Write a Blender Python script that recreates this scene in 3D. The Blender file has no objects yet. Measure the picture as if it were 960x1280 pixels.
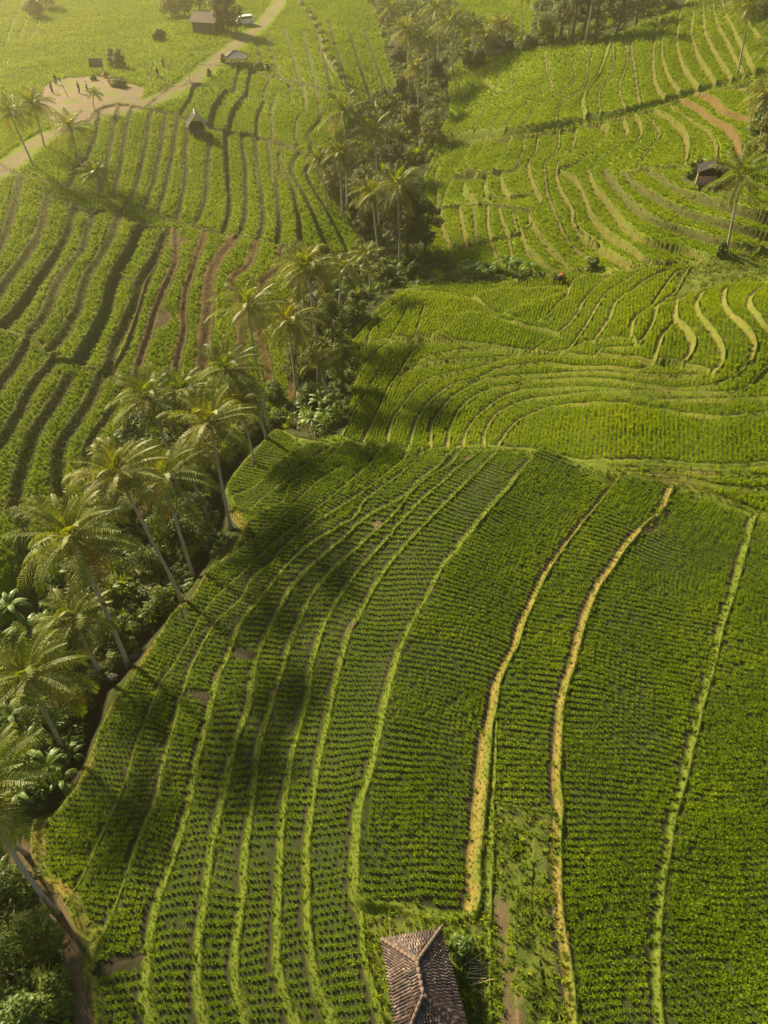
import bpy, math, random
import numpy as np, time; T0 = time.time()
random.seed(7); rng = np.random.default_rng(7)
C = bpy.context.scene.collection
scn = bpy.context.scene

# ------------------------------------------------------------------ camera
CAM_H = 35.0
PITCH = math.radians(44.0)
F = 887.0                       # focal length in photo pixels (960 x 1280)
cam_d = bpy.data.cameras.new('camera'); cam = bpy.data.objects.new('camera', cam_d); C.objects.link(cam)
cam.location = (0, 0, CAM_H); cam.rotation_euler = (math.pi/2 - PITCH, 0, 0)
cam_d.sensor_fit = 'VERTICAL'; cam_d.sensor_height = 24.0; cam_d.lens = F/1280*24.0
cam_d.clip_start = 0.5; cam_d.clip_end = 4000
scn.camera = cam
# ------------------------------------------------------------------ light
SUN_EL = math.radians(32.0)
SUN_AZ = math.radians(-48.0)    # from +Y (ahead), negative = to the left
sd = (math.sin(SUN_AZ)*math.cos(SUN_EL), math.cos(SUN_AZ)*math.cos(SUN_EL), math.sin(SUN_EL))
w = bpy.data.worlds.new('World'); scn.world = w; w.use_nodes = True
nt = w.node_tree; bg = nt.nodes['Background']
sky = nt.nodes.new('ShaderNodeTexSky'); sky.sky_type = 'NISHITA'; sky.sun_disc = False
sky.sun_elevation = SUN_EL; sky.sun_rotation = SUN_AZ; sky.altitude = 400; sky.air_density = 1.3; sky.dust_density = 2.5
nt.links.new(sky.outputs[0], bg.inputs[0]); bg.inputs[1].default_value = 0.05
sl = bpy.data.lights.new('sun', 'SUN'); sl.energy = 5.0; sl.angle = math.radians(3.5); sl.color = (1.0, 0.85, 0.56)
so = bpy.data.objects.new('sun', sl); C.objects.link(so)
from mathutils import Vector, Matrix, Quaternion
so.rotation_euler = Vector(sd).to_track_quat('Z', 'Y').to_euler()
scn.view_settings.view_transform = 'Standard'; scn.view_settings.look = 'None'
scn.view_settings.exposure = 1.38; scn.view_settings.gamma = 1.0
scn.render.engine = 'CYCLES'
cy = scn.cycles
cy.use_denoising = True; cy.max_bounces = 6; cy.diffuse_bounces = 3; cy.glossy_bounces = 2
cy.transmission_bounces = 4; cy.transparent_max_bounces = 4; cy.volume_bounces = 1; cy.use_adaptive_sampling = True
cy.adaptive_threshold = 0.02

HAZE = 0.0007
# ------------------------------------------------------------------ projection helpers
cp, sp = math.cos(PITCH), math.sin(PITCH)
def ray(px, py):
    """world direction through a photo pixel"""
    px = np.asarray(px, float); py = np.asarray(py, float)
    a = (px-480)/F; b = (py-640)/F
    return np.stack([a, cp - b*sp, -sp - b*cp], -1)
def xy2uv(x, y):
    """plan position -> coordinates of the gnomonic chart of the z=0 plane"""
    x = np.asarray(x, float); y = np.asarray(y, float)
    zc = y*cp + CAM_H*sp; yc = -y*sp + CAM_H*cp
    return 480 + F*x/zc, 640 + F*yc/zc
def uv2xy(u, v):
    d = ray(u, v); t = CAM_H/-d[..., 2]
    return d[..., 0]*t, d[..., 1]*t

# ------------------------------------------------------------------ macro terrain (thin plate through survey points)
CTRL = [(520,1220,0),(960,1200,1.6),(960,900,2.6),(960,660,3.0),(720,950,1),(720,1270,.8),(760,620,1.5),(620,575,-.3),(530,575,-1.2),(440,570,-3.2),
 (360,560,-4.6),(300,650,-6.0),(240,750,-6.4),(160,850,-6.4),(120,950,-6.2),(60,1040,-6.0),(60,1100,-5.6),(125,1200,-4.4),(130,1280,-4.2),
 (440,1270,-1.2),(460,900,-1.2),(300,900,-3.6),(200,900,-5.2),(300,1200,-2.8),(600,800,.2),(460,700,-2.2),(1150,900,4),(1150,1250,3.5),(700,1400,1),(300,1400,-3),
 (95,930,-8.0),(215,740,-8.0),(285,640,-7.8),(350,550,-7.0),(410,490,-6.4),(430,430,-6.0),(20,1000,-5.5),(0,1150,-5.5),(0,1280,-4.0),(-150,1200,-2),(60,800,-6.0),(140,700,-6.5),
 (180,600,-5.0),(250,540,-5.5),(0,700,-2.0),(-60,600,1.5),(60,560,-1.0),(150,520,-3),(0,450,3.2),(120,430,.0),(200,420,-2.0),(280,420,-4),(350,450,-5.5),(350,330,-2.4),
 (260,300,1.2),(150,280,4.2),(30,250,6.8),(0,210,7.6),(-100,300,9),(-120,450,7),(30,180,8),(100,130,9),(150,120,9),(230,100,9),(300,45,10),(340,5,11),
 (130,220,6.2),(200,200,4.8),(300,230,1.8),(380,260,-1.6),(430,300,-4.2),(260,130,7),(330,150,4.2),(400,180,0.5),(330,80,8),(420,90,4.0),(470,60,3.0),
 (50,85,7.6),(0,60,7.2),(150,50,7.4),(60,10,9),(200,10,9),(-120,80,8),
 (450,560,-4.2),(500,556,-3.6),(560,556,-2.6),(640,556,-1.2),(720,578,0.2),(850,592,1.4),(960,625,2.0),(750,540,1.2),(900,540,2.4),(1060,540,4),(700,450,-.6),(600,450,-2.0),
 (520,470,-3.6),(460,480,-5.2),(850,480,1.6),(960,470,3.2),(1060,430,6),(450,420,-5.2),(560,400,-2.0),(640,410,-1.0),(480,380,-4.6),(720,400,0.0),(800,400,1.6),(880,400,3.4),(960,390,5.2),
 (560,360,-4.0),(640,350,-2.4),(740,335,-0.6),(850,328,2.4),(960,320,4.0),(560,320,-4.2),(480,330,-5.0),(540,260,-3.6),(500,200,-2.2),(600,260,-1.2),(600,200,0.5),
 (680,280,0.6),(700,200,3.0),(800,300,3.0),(800,200,6.0),(900,270,6.4),(960,260,8.0),(900,180,9.4),(960,180,11.0),(1080,250,12),(850,125,9.8),(940,90,13.6),
 (700,150,5),(600,160,1.4),(550,150,-.4),(700,90,8.2),(620,90,5.2),(800,60,11.6),(880,30,14.5),(960,20,17),(1080,80,18),(760,48,11),(700,40,9.5),(600,50,6.0),(520,60,3.8),
 (530,120,.8),(640,15,8),(760,0,12),(480,10,5.5)]
def macro_fit():
    P = np.array(CTRL, float); lf = (P[:, 0] < 345) & (P[:, 1] < 610) & (P[:, 2] > -5.0); P[lf, 2] = -5.0+(P[lf, 2]+5.0)*.62; kn = (P[:, 0] > 425) & (P[:, 1] > 335) & (P[:, 1] < 640) & (P[:, 2] > -3.3); P[kn, 2] = -3.3+(P[kn, 2]+3.3)*1.15; rh = (P[:, 0] > 575) & (P[:, 1] < 300) & (P[:, 2] > 0); P[rh, 2] *= .88
    d = ray(P[:, 0], P[:, 1]); t = (CAM_H-P[:, 2])/-d[:, 2]
    u, v = xy2uv(d[:, 0]*t, d[:, 1]*t)
    X = np.stack([u, v], 1)/300.; n = len(X)
    # far anchors so the land stays quiet outside the survey
    ext = np.array([[-500,40,9],[-500,300,9],[-500,700,4],[-500,1300,2],[1500,60,20],[1500,400,12],[1500,800,6],[1500,1300,5],[0,-120,11],[480,-120,11],[960,-120,14],[500,1500,0]], float)
    X = np.vstack([X, ext[:, :2]/300.]); Z = np.concatenate([P[:, 2], ext[:, 2]]); n = len(X)
    def K(A, B):
        r2 = ((A[:, None]-B[None])**2).sum(-1)+1e-9
        return 0.5*r2*np.log(r2)
    Q = np.hstack([np.ones((n, 1)), X])
    M = np.block([[K(X, X)+0.004*np.eye(n), Q], [Q.T, np.zeros((3, 3))]])
    w = np.linalg.solve(M, np.concatenate([Z, np.zeros(3)]))
    def f(u, v):
        s = np.shape(u); A = np.stack([np.ravel(u), np.ravel(v)], 1)/300.
        return (K(A, X)@w[:n] + np.hstack([np.ones((len(A), 1)), A])@w[n:]).reshape(s)
    return f
mf = macro_fit()
# coarse table of the macro terrain
TU = np.arange(-700, 1701, 8.); TV = np.arange(-150, 1501, 8.)
gu, gv = np.meshgrid(TU, TV); TZ = np.stack([mf(gu[i], gv[i]) for i in range(len(TV))]); TZ = np.clip(TZ, -12, 24)
def bil(tab, u0, du, v0, dv, u, v):
    a = np.clip((u-u0)/du, 0, tab.shape[1]-1.001); b = np.clip((v-v0)/dv, 0, tab.shape[0]-1.001)
    i = a.astype(int); j = b.astype(int); a = a-i; b = b-j
    return (tab[j, i]*(1-a)+tab[j, i+1]*a)*(1-b)+(tab[j+1, i]*(1-a)+tab[j+1, i+1]*a)*b
def macro_uv(u, v): return bil(TZ, -700, 8, -150, 8, np.asarray(u, float), np.asarray(v, float))
def hit(px, py, hf=macro_uv, n=500):
    """first crossing of the view ray with the land (surveying a photo point onto the terrain)"""
    px = np.atleast_1d(np.asarray(px, float)); py = np.atleast_1d(np.asarray(py, float))
    d = ray(px, py); zs = np.linspace(26, -13, n)
    t = (CAM_H-zs)[None]/-d[:, 2][:, None]
    x = d[:, 0][:, None]*t; y = d[:, 1][:, None]*t; u, v = xy2uv(x, y)
    g = hf(u, v)-zs[None]
    below = g > 0; k = np.argmax(below, 1); k = np.clip(k, 1, n-1); r = np.arange(len(px))
    g0 = g[r, k-1]; g1 = g[r, k]; a = np.clip(g0/(g0-g1+1e-9), 0, 1)
    z = zs[k-1]*(1-a)+zs[k]*a; tt = (CAM_H-z)/-d[:, 2]
    return d[:, 0]*tt, d[:, 1]*tt, z
# ------------------------------------------------------------------ surveyed terrace edges: (kind, width m, points in photo pixels)
# kinds: g green bund, y dry yellow bund, b bare soil riser, o olive riser, c canal, e field edge
L = []
def ln(k, w, s): L.append((k, w, [tuple(float(q) for q in p.split(',')) for p in s.split()]))
# near field
NL = "125,1310 118,1250 110,1213 118,1185 123,1170 100,1155 90,1125 70,1105 50,1087 48,1050 53,1023 85,1000 108,965 118,940 130,912 150,868 185,818 213,777 240,750 262,718 290,690 307,660 297,647 285,625 280,605 307,577 337,550 353,545"
ln('G', .65, NL)
ln('g', .7, "353,545 385,552 410,557 440,556 470,561 500,563 540,563 585,564 620,564 660,567 700,577 760,594 800,600 850,609 900,627 960,648 1050,682 1180,722 1600,860")
ln('g', .3, "283,632 327,603 350,577 380,560 407,557")
ln('g', .3, "298,647 323,628 357,600 393,573 413,562")
ln('g', .3, "307,657 333,637 357,625 362,610 400,583 427,560")
ln('g', .3, "262,718 283,703 310,680 340,657 363,637 397,603 430,583 460,563")
ln('g', .42, "87,1123 103,1097 120,1060 137,1023 157,977 173,923 187,890 200,857 220,827 247,780 267,752 297,723 330,690 373,657 400,633 440,600 473,573 483,563")
ln('g', .45, "123,1173 133,1160 153,1107 167,1070 180,1033 197,993 205,953 217,907 230,863 247,820 273,777 300,750 317,722 340,703 353,687 387,660 413,643 440,624 473,600 507,573 510,564")
ln('g', .55, "192,1310 190,1280 182,1247 184,1210 190,1160 201,1117 215,1077 228,1033")
ln('g', .5, "228,1033 235,1007 245,960 258,910 266,873 273,845 283,827 290,805 300,780 323,750 353,713 387,683 443,647 453,630 487,603 507,587 527,570 530,564")
ln('g', .5, "262,1310 255,1277 248,1243 250,1180 257,1127 263,1070 273,1020 287,960 294,925 310,887 316,850 322,820 340,780 363,737 387,710 420,683 460,647 503,623 523,603 540,590 565,564")
ln('g', .5, "312,1310 307,1277 297,1243 295,1210 297,1173 303,1120 307,1070")
ln('g', .45, "307,1070 317,993 323,940 340,880 350,847 360,813 377,773 390,743 413,717 443,690 463,670 493,643 507,623 530,600 560,583 575,566")
ln('g', .45, "380,1310 370,1277 357,1243 347,1200 348,1160 350,1093 353,1027 362,960 373,913 387,867 390,833 403,787 420,753 443,720 470,690 513,640 560,597 590,572 600,564")
ln('g', .45, "430,1310 417,1277 403,1250 392,1210 385,1160 383,1093 387,1027 396,962 410,893 423,837 437,790 447,773 470,730 500,690 547,640 590,597 620,566")
ln('g', .55, "587,1137 577,1142 547,1143 507,1137 470,1138 449,1131 443,1110 445,1060 450,1010 464,962 477,900 490,850 503,807 520,773 533,750 553,713 573,687 607,643 640,605 672,570")
ln('g', .3, "448,1133 453,1160 457,1193 467,1233 477,1273 484,1310 484,1400")
ln('y', .45, "773,596 757,617 737,640 720,663 700,690 680,720 667,747 653,780 645,807 637,822 623,853 617,890 611,920")
ln('Y', .68, "611,920 606,957 603,985 600,1010 597,1043 594,1083 595,1115 590,1137")
ln('g', .3, "618,905 619,960 616,1000 614,1060 613,1110 611,1180 611,1310 611,1400")
ln('g', .25, "616,1005 650,1010 697,1017")
ln('y', .45, "838,612 827,640 807,657 783,683 763,713 743,743 730,780 720,817 708,857 702,893 698,957 697,977 700,1010 697,1037 698,1093 700,1140 708,1187 713,1227 717,1277 720,1310 720,1400")
ln('g', .38, "943,647 930,693 917,737 903,783 890,837 877,887 860,950 843,1027 832,1087 825,1143 823,1210 825,1277 825,1310 825,1400")
ln('g', .45, "1080,690 1045,800 1005,960 985,1100 985,1400")
ln('g', .45, "1230,740 1190,880 1150,1050 1140,1400")
ln('g', .45, "1400,800 1350,950 1310,1150 1300,1400")
ln('m', .3, "233,868 263,871")
ln('m', .3, "293,815 318,820")
ln('m', .3, "112,1219 150,1203 183,1193")
# middle right knoll
ln('e', .5, "425,545 450,555 490,559 530,561 570,559 600,557 640,561 675,564 697,571 724,578 767,577 826,578 884,584 928,584 960,580 1060,570")
ln('g', 0.29, "740,583 776,586 826,588 884,594 960,597 1060,590")
ln('g', 0.29, "790,592 855,600 905,610 960,613 1060,612")
ln('g', 0.32, "626,553 637,537 653,523 680,512 695,509 724,506 767,505 811,511 855,518 899,522 928,521 960,518 1060,508")
ln('g', 0.32, "606,556 607,541 620,520 642,507 664,500 700,497 738,492 767,492 797,496 826,501 861,501 899,501 960,498 1060,490")
ln('g', 0.32, "580,558 583,542 593,526 610,510 631,496 656,489 680,488 724,485 767,488 811,491 855,492 899,492 928,489 937,483 948,472 960,460 1000,430")
ln('g', 0.32, "561,560 564,534 580,507 604,491 637,483 664,477 680,477 724,475 767,477 811,483 843,487 878,485 902,479 928,463 940,447")
ln('g', 0.32, "539,560 541,531 555,510 572,493 604,477 637,472 680,469 738,466 782,469 826,472 861,472 884,467 893,463")
ln('g', 0.32, "512,560 523,526 539,502 566,483 596,474 626,462 650,458 680,455 718,460 753,459 797,463 817,456 843,455 867,460 885,464")
ln('g', 0.32, "485,557 490,531 507,504 528,480 555,470 588,463 620,452 664,443 690,444")
ln('g', 0.32, "455,553 466,529 480,501 490,480 509,466 537,455 572,452 610,449 650,443")
ln('g', 0.32, "501,466 523,453 555,443 593,438 637,440 680,443 724,446 747,446 788,448 811,453 822,456")
ln('g', 0.32, "504,461 512,446 520,434 534,427 561,428 593,431 620,435 653,439 672,441")
ln('g', 0.32, "428,545 447,510 471,472 482,453 501,434 523,426")
ln('g', 0.32, "445,480 455,461 466,445 488,428 507,424")
ln('g', 0.29, "438,460 442,448 455,434 474,426 507,423 534,426")
ln('g', 0.29, "539,424 561,407 572,395 593,392 620,399 653,407 680,413 697,419")
ln('g', 0.29, "490,422 501,404 512,385 528,374 561,371 588,377 610,385 637,396 680,404 690,400")
ln('g', 0.29, "520,420 526,399 534,380 555,376 590,378")
ln('g', 0.29, "461,428 466,412 482,399 496,385 512,369 542,366 583,371 604,380")
ln('g', 0.29, "444,423 466,401 496,380")
ln('g', 0.29, "439,412 463,396 490,371 509,364 542,366")
ln('g', 0.29, "588,374 610,366 637,362 675,360 712,356")
ln('g', 0.29, "620,395 650,385 680,375 712,362")
ln('g', 0.29, "640,402 680,399 695,384 709,372 715,355 732,345 760,342")
ln('g', 0.29, "672,437 697,419 718,399 730,378 747,358 767,344")
ln('y', 0.30, "700,441 709,440 727,416 744,390 756,370 776,355 797,341")
ln('g', 0.36, "744,425 762,399 770,378 791,364 811,349 832,340")
ln('g', 0.36, "788,421 794,399 814,384 832,358 845,342")
ln('g', 0.29, "709,440 732,429 759,424 788,422 797,431")
ln('g', 0.36, "746,444 756,437 788,435 802,428 817,405 823,384 843,367 861,337")
ln('g', 0.36, "817,453 826,425 835,412 843,405")
ln('y', 0.38, "846,378 845,399 855,407 867,425 864,442 855,455")
ln('y', 0.41, "878,368 871,381 878,399 893,416 903,437 902,454 893,465")
ln('y', 0.41, "907,365 905,378 913,394 931,410 942,428 940,447 929,461")
ln('y', 0.38, "948,363 937,375 942,390 954,405 964,419 980,445")
ln('g', 0.36, "823,384 846,378 861,370 884,361 902,356 930,354 960,354 1030,352")
ln('g', 0.43, "500,362 560,358 600,358 640,353 700,343 740,339 800,333 860,328 920,320 960,316 1050,300")
# lower right hill
ln('c', 1.6, "545,176 580,171 630,167 680,161 730,151 780,141 830,126 880,111 930,98 950,92 1000,75")
ln('g', .45, "545,181 580,178 630,173 680,168 730,158 780,148 830,133 880,118 930,105 950,99 1000,83")
ln('g', .5, "532,220 540,207 555,192 568,181")
ln('o', 0.29, "547,262 547,250 545,227 547,212 560,197 575,180")
ln('o', 0.29, "552,262 556,245 566,222 575,207 587,185 595,177")
ln('y', 0.28, "582,219 595,200 607,180 612,174")
ln('y', 0.28, "615,216 627,197 636,180 637,173")
ln('y', 0.28, "641,214 655,187 657,172")
ln('o', 0.45, "567,223 582,221 615,218 640,215 650,206")
ln('y', 0.34, "671,242 665,225 661,207 670,190 674,170")
ln('y', 0.28, "685,245 682,220 681,205 697,187 700,166")
ln('y', 0.34, "765,320 737,305 717,282 715,262 702,240 696,220 700,200 715,190 721,163")
ln('y', 0.34, "685,245 692,262 700,282 712,305 735,325")
ln('y', 0.34, "671,242 676,253 662,268 666,281 680,300 695,320 714,338")
ln('g', .45, "545,318 567,312 600,305 620,300 650,292 660,283")
ln('y', 0.28, "540,264 551,264 554,285 565,312 575,340")
ln('y', 0.28, "575,257 580,285 585,308")
ln('o', 0.23, "592,257 595,290 599,306")
ln('y', 0.28, "610,257 611,282 615,301")
ln('y', 0.28, "625,262 630,282 637,297")
ln('y', 0.28, "642,268 647,292")
ln('o', 0.29, "535,265 550,264 575,257 610,256 640,260 662,264")
ln('g', .5, "595,256 582,240 582,227 600,221")
ln('g', .5, "610,247 607,230 610,220")
ln('g', .5, "637,247 627,232 627,218")
ln('g', .6, "607,248 637,248 671,243")
ln('y', 0.28, "615,302 622,328")
ln('y', 0.28, "636,297 641,322")
ln('y', 0.28, "652,291 660,312 680,332 700,341")
ln('y', 0.28, "720,282 740,302 765,320 785,330 820,333")
ln('y', 0.28, "700,215 720,205 740,187 757,170 760,160 752,155")
ln('y', 0.28, "702,218 720,227 732,250 740,272 762,297 792,312 805,325 830,332")
ln('y', 0.28, "737,217 750,200 770,187 785,167 780,150")
ln('y', 0.28, "737,217 745,237 765,260 787,290 820,307 857,315 890,324")
ln('y', 0.28, "757,215 775,200 795,180 802,162 795,147")
ln('o', 0.41, "757,216 775,240 795,262 820,277 855,290 895,301 930,310 960,314")
ln('y', 0.28, "780,217 792,212 807,192 825,167 807,145")
ln('o', 0.45, "780,218 795,232 825,250 860,267 895,276 932,287 960,297 1040,315")
ln('y', 0.34, "855,207 860,187 857,170 845,155 820,139")
ln('g', .5, "780,216 792,215 820,212 855,207")
ln('o', 0.45, "805,214 820,220 840,235 875,250 915,262 960,275 1040,290")
ln('y', 0.34, "895,200 895,182 885,165 870,155 850,142 840,133")
ln('b', .45, "925,195 920,175 910,162 890,150 870,135 852,126")
ln('b', .45, "945,150 927,147 905,142 890,127 870,118")
ln('o', 0.45, "855,225 870,235 900,242 932,252 960,260 1040,270")
ln('o', 0.35, "900,215 930,226 960,236 1040,245")
# upper right hill
for s in ("692,107 685,90 682,68", "655,157 665,140 700,117 720,95 715,75 730,55", "695,152 700,132 730,107 735,75 742,55", "750,145 750,115 765,90 767,50",
          "782,139 775,110 785,75 780,48", "800,134 795,95 790,55 796,38", "832,124 820,105 817,65 825,25", "850,118 835,95 827,65 832,35 838,16",
          "872,111 855,85 847,55 850,20 856,5", "895,105 875,75 865,45 868,10 872,-20", "915,100 890,60 880,30 880,-20", "930,95 910,55 895,25 890,-20", "942,90 920,45 905,10 900,-20", "960,60 935,25 920,-20",
          "630,166 640,145 665,125 690,110", "610,168 625,140 655,115 680,104", "590,169 605,135 630,120 645,100 650,72", "562,172 580,145 610,120 625,100", "600,75 598,90 608,105 622,115", "580,90 575,105 590,125"):
    ln('y', 0.28, s)
ln('Y', 0.62, "732,150 730,120 750,90 760,60 762,50")
ln('e', .6, "560,95 570,80 615,66 690,57 760,47 800,30 855,8 862,-20")
# left hill, upper block
P1 = "-60,180 0,206 20,216 65,228 125,247 200,271 250,286 300,296 350,306 362,309"
ln('g', .8, P1)
for s in ("122,142 117,170 107,195 92,216 85,232", "147,132 140,165 132,200 125,238", "162,135 155,165 150,200 140,245", "187,137 182,170 175,210 162,250", "205,142 200,180 192,220 180,258",
          "220,147 215,185 207,225 197,264", "235,150 230,190 230,225 220,271", "262,172 257,210 255,250 243,279", "280,165 282,210 285,260 278,289", "300,170 305,215 305,265 298,293",
          "317,175 322,220 327,270 323,299", "337,180 342,220 347,270 345,302", "352,187 352,210 365,240 372,280 374,306", "370,193 362,215 380,245 400,295 406,312",
          "385,200 382,220 405,260 425,300 432,315", "395,215 420,255 450,300"):
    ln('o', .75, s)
ln('o', .8, "112,148 122,137 150,130 190,137 235,147 270,162 300,167 340,177 380,192 400,207")
for s in ("185,130 200,118 215,105", "240,108 235,125 225,142", "280,117 267,135 262,157", "305,120 290,140 285,163", "337,98 330,125 320,150 320,171", "365,102 357,120 342,130 342,177",
          "380,105 382,135 372,150 370,187", "395,108 400,145 387,165 387,197", "250,80 280,82 310,87 345,97 385,105 425,115", "215,108 250,104 285,114 312,120", "297,86 292,112", "312,89 307,118",
          "318,50 330,92", "335,48 350,96", "357,40 375,98", "380,42 395,104", "395,35 412,108", "410,30 437,120", "435,40 462,125", "455,40 480,110"):
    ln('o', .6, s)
ln('g', .8, "368,-5 395,30 405,65 425,100 435,120 440,150")
# far plain
for s in ("-60,48 0,42 80,40 180,32 240,30", "-60,62 60,58 160,50 235,44", "-60,76 40,72 120,66 200,60", "-60,90 40,86 110,80", "-60,20 60,24 160,18 230,14", "20,8 90,10 180,6", "10,50 20,20 30,0", "25,50 35,22 48,0", "40,48 52,20 62,0",
          "150,92 200,80 250,62", "190,95 240,72 290,50"):
    ln('g', .5, s)
# left hill, middle block
for s in ("22,226 15,260 5,290 -10,320", "57,245 47,290 30,320 7,350 -10,375", "92,257 75,305 45,350 20,387 0,406", "112,265 100,310 70,353 57,387 37,414", "147,267 130,310 107,347 90,397 63,437",
          "175,280 160,312 140,350 127,397 97,450", "207,290 185,335 172,355 163,387 143,430 133,466"):
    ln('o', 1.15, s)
ln('o', .6, "20,238 40,236 57,245 75,250 92,257 112,265 130,262 147,267 175,282 190,284 207,290")
ln('o', .6, "152,345 160,350 172,350")
ln('b', .35, "208,300 185,350 180,363 160,427 140,468")
ln('b', .9, "218,290 219,325 213,340 197,377 183,420 167,470")
ln('b', .9, "254,290 243,327 230,370 227,420 217,465")
ln('b', 1.5, "290,300 270,325 260,353 257,403 250,460")
ln('b', 1.0, "320,303 310,330 290,352 298,400 303,470")
ln('b', 1.1, "352,310 345,335 325,358 322,400 326,430 335,470")
ln('b', .7, "372,420 367,453 362,495")
P2 = "-60,380 0,409 40,427 65,447 100,457 130,467 150,481 175,493"
ln('g', .7, P2)
for s, ww in (("33,427 17,453 0,477 -20,500", 1.0), ("67,448 47,473 33,493 20,520 0,553 -20,580", 1.0), ("83,474 63,507 43,537 30,567 20,600 14,640 23,650 28,690 27,757", 1.1),
              ("123,470 103,513 77,547 68,573 72,620 80,650", 1.1), ("153,487 133,520 110,553 102,590", .8)):
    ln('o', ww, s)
ROAD = "-40,235 0,215 30,190 60,170 85,160 110,150 120,145 150,138 200,122 240,100 270,75 300,52 322,35 340,15 352,-5 365,-30"
POLY = {
 'ravine': "-200,1450 128,1450 125,1310 118,1250 110,1213 118,1185 123,1170 100,1155 90,1125 70,1105 50,1087 48,1050 53,1023 85,1000 108,965 118,940 130,912 150,868 185,818 213,777 240,750 262,718 290,690 307,660 297,647 285,625 280,605 307,577 337,550 353,545 385,552 425,547 428,540 438,510 440,480 438,455 436,420 437,410 463,393 490,366 505,358 560,355 600,354 700,340 720,330 700,340 690,342 650,338 600,342 577,342 560,320 540,318 530,290 532,220 545,175 560,150 562,120 560,95 575,75 600,60 640,62 662,56 650,40 600,28 560,-5 540,-40 470,-40 480,60 495,110 470,135 440,150 405,205 430,255 450,300 432,318 406,316 375,312 362,312 358,340 378,400 378,440 366,500 340,515 310,480 250,505 190,500 170,520 135,560 110,610 95,660 70,720 30,765 -20,790 -200,850",
 'bank': "362,309 380,305 430,318 450,300 436,262 440,150 500,110 545,175 532,220 530,290 500,362 440,410 400,420",
 'wild_tr': "850,10 960,-30 1100,-30 1100,300 1000,240 960,200 930,205 925,190 940,150 930,110 950,98 960,60 935,25",
 'forest_top': "560,92 570,78 615,64 690,55 760,45 800,28 855,6 862,-40 690,-40 665,40 650,50 600,50 560,70",
 'yard': "449,1138 470,1142 507,1141 547,1147 577,1146 592,1140 612,1140 611,1450 490,1450 484,1310 477,1273 467,1233 457,1193 453,1160",
 'weed': "613,1010 650,1013 697,1020 695,1093 697,1140 706,1190 712,1240 716,1280 719,1450 611,1450 611,1180 613,1110",
 'clearing': "48,125 55,108 75,99 105,96 135,96 160,104 182,112 175,124 140,138 112,150 85,162 62,155 52,142",
 'lowleft_path': "-10,1030 15,1040 60,1090 85,1150 110,1200 122,1300 120,1400 105,1400 100,1290 85,1230 60,1150 25,1090 -10,1060",
 'dirt_strip': "612,1150 640,1160 655,1200 660,1300 655,1400 611,1400",
 'topslope': "845,342 861,335 900,325 960,318 1100,318 1100,352 960,352 902,354 861,368 843,376",
 'sparse1': "460,690 547,640 640,570 672,570 607,643 553,713 503,807 477,900 464,962 398,962 410,893 437,790",
}
POLY = {k: [tuple(float(q) for q in p.split(',')) for p in s.split()] for k, s in POLY.items()}
# ------------------------------------------------------------------ fine chart of the land
UU = np.concatenate([np.arange(-900, -220, 20.), np.arange(-220, 1180, 1.15), np.arange(1180, 1901, 20.)])
VV = np.concatenate([np.arange(-160, -30, 4.), np.arange(-30, 300, .62), np.arange(300, 1390, 1.15), np.arange(1390, 1500, 4.)])
NU, NV = len(UU), len(VV)
GU, GV = np.meshgrid(UU, VV)
GX, GY = uv2xy(GU, GV)
ZM = macro_uv(GU, GV)
# soft natural unevenness
def vnoise(x, y, s, seed=0):
    r = np.random.default_rng(seed); T = r.random((256, 256))
    a = x/s+1000.; b = y/s+1000.; i = np.floor(a).astype(int); j = np.floor(b).astype(int); fa = a-i; fb = b-j
    fa = fa*fa*(3-2*fa); fb = fb*fb*(3-2*fb); i &= 255; j &= 255; i1 = (i+1) & 255; j1 = (j+1) & 255
    return (T[j, i]*(1-fa)+T[j, i1]*fa)*(1-fb)+(T[j1, i]*(1-fa)+T[j1, i1]*fa)*fb - .5
def gidx(u, v): return np.interp(v, VV, np.arange(NV)), np.interp(u, UU, np.arange(NU))
def look(tab, u, v):
    b, a = gidx(u, v); a = np.clip(a, 0, NU-1.001); b = np.clip(b, 0, NV-1.001)
    i = a.astype(int); j = b.astype(int); a = a-i; b = b-j
    return (tab[j, i]*(1-a)+tab[j, i+1]*a)*(1-b)+(tab[j+1, i]*(1-a)+tab[j+1, i+1]*a)*b
def near(tab, u, v):
    b, a = gidx(u, v); return tab[np.clip(np.rint(b).astype(int), 0, NV-1), np.clip(np.rint(a).astype(int), 0, NU-1)]
def catmull(P, step=5.):
    P = np.array(P, float); Q = np.vstack([2*P[0]-P[1], P, 2*P[-1]-P[-2]]); out = []
    for i in range(1, len(Q)-2):
        n = max(1, int(np.hypot(*(Q[i+1]-Q[i]))/step))
        for t in np.arange(n)/n:
            out.append(.5*((2*Q[i])+(-Q[i-1]+Q[i+1])*t+(2*Q[i-1]-5*Q[i]+4*Q[i+1]-Q[i+2])*t*t+(-Q[i-1]+3*Q[i]-3*Q[i+1]+Q[i+2])*t**3))
    out.append(P[-1]); return np.array(out)
def inpoly(px, py, gu, gv):
    x, y, z = hit(px, py); u, v = xy2uv(x, y); u = np.asarray(u); v = np.asarray(v)
    m = np.zeros(gu.shape, bool); r0, r1 = np.searchsorted(VV, v.min()), np.searchsorted(VV, v.max())
    if gu.shape == (NV, NU): su, sv, mm = gu[r0:r1], gv[r0:r1], m[r0:r1]
    else: su, sv, mm = gu, gv, m
    n = len(u)
    for i in range(n):
        j = (i+1) % n
        if v[i] == v[j]: continue
        c = ((v[i] > sv) != (v[j] > sv)) & (su < (u[j]-u[i])*(sv-v[i])/(v[j]-v[i])+u[i])
        mm ^= c
    return m
MASK = {}
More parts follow.
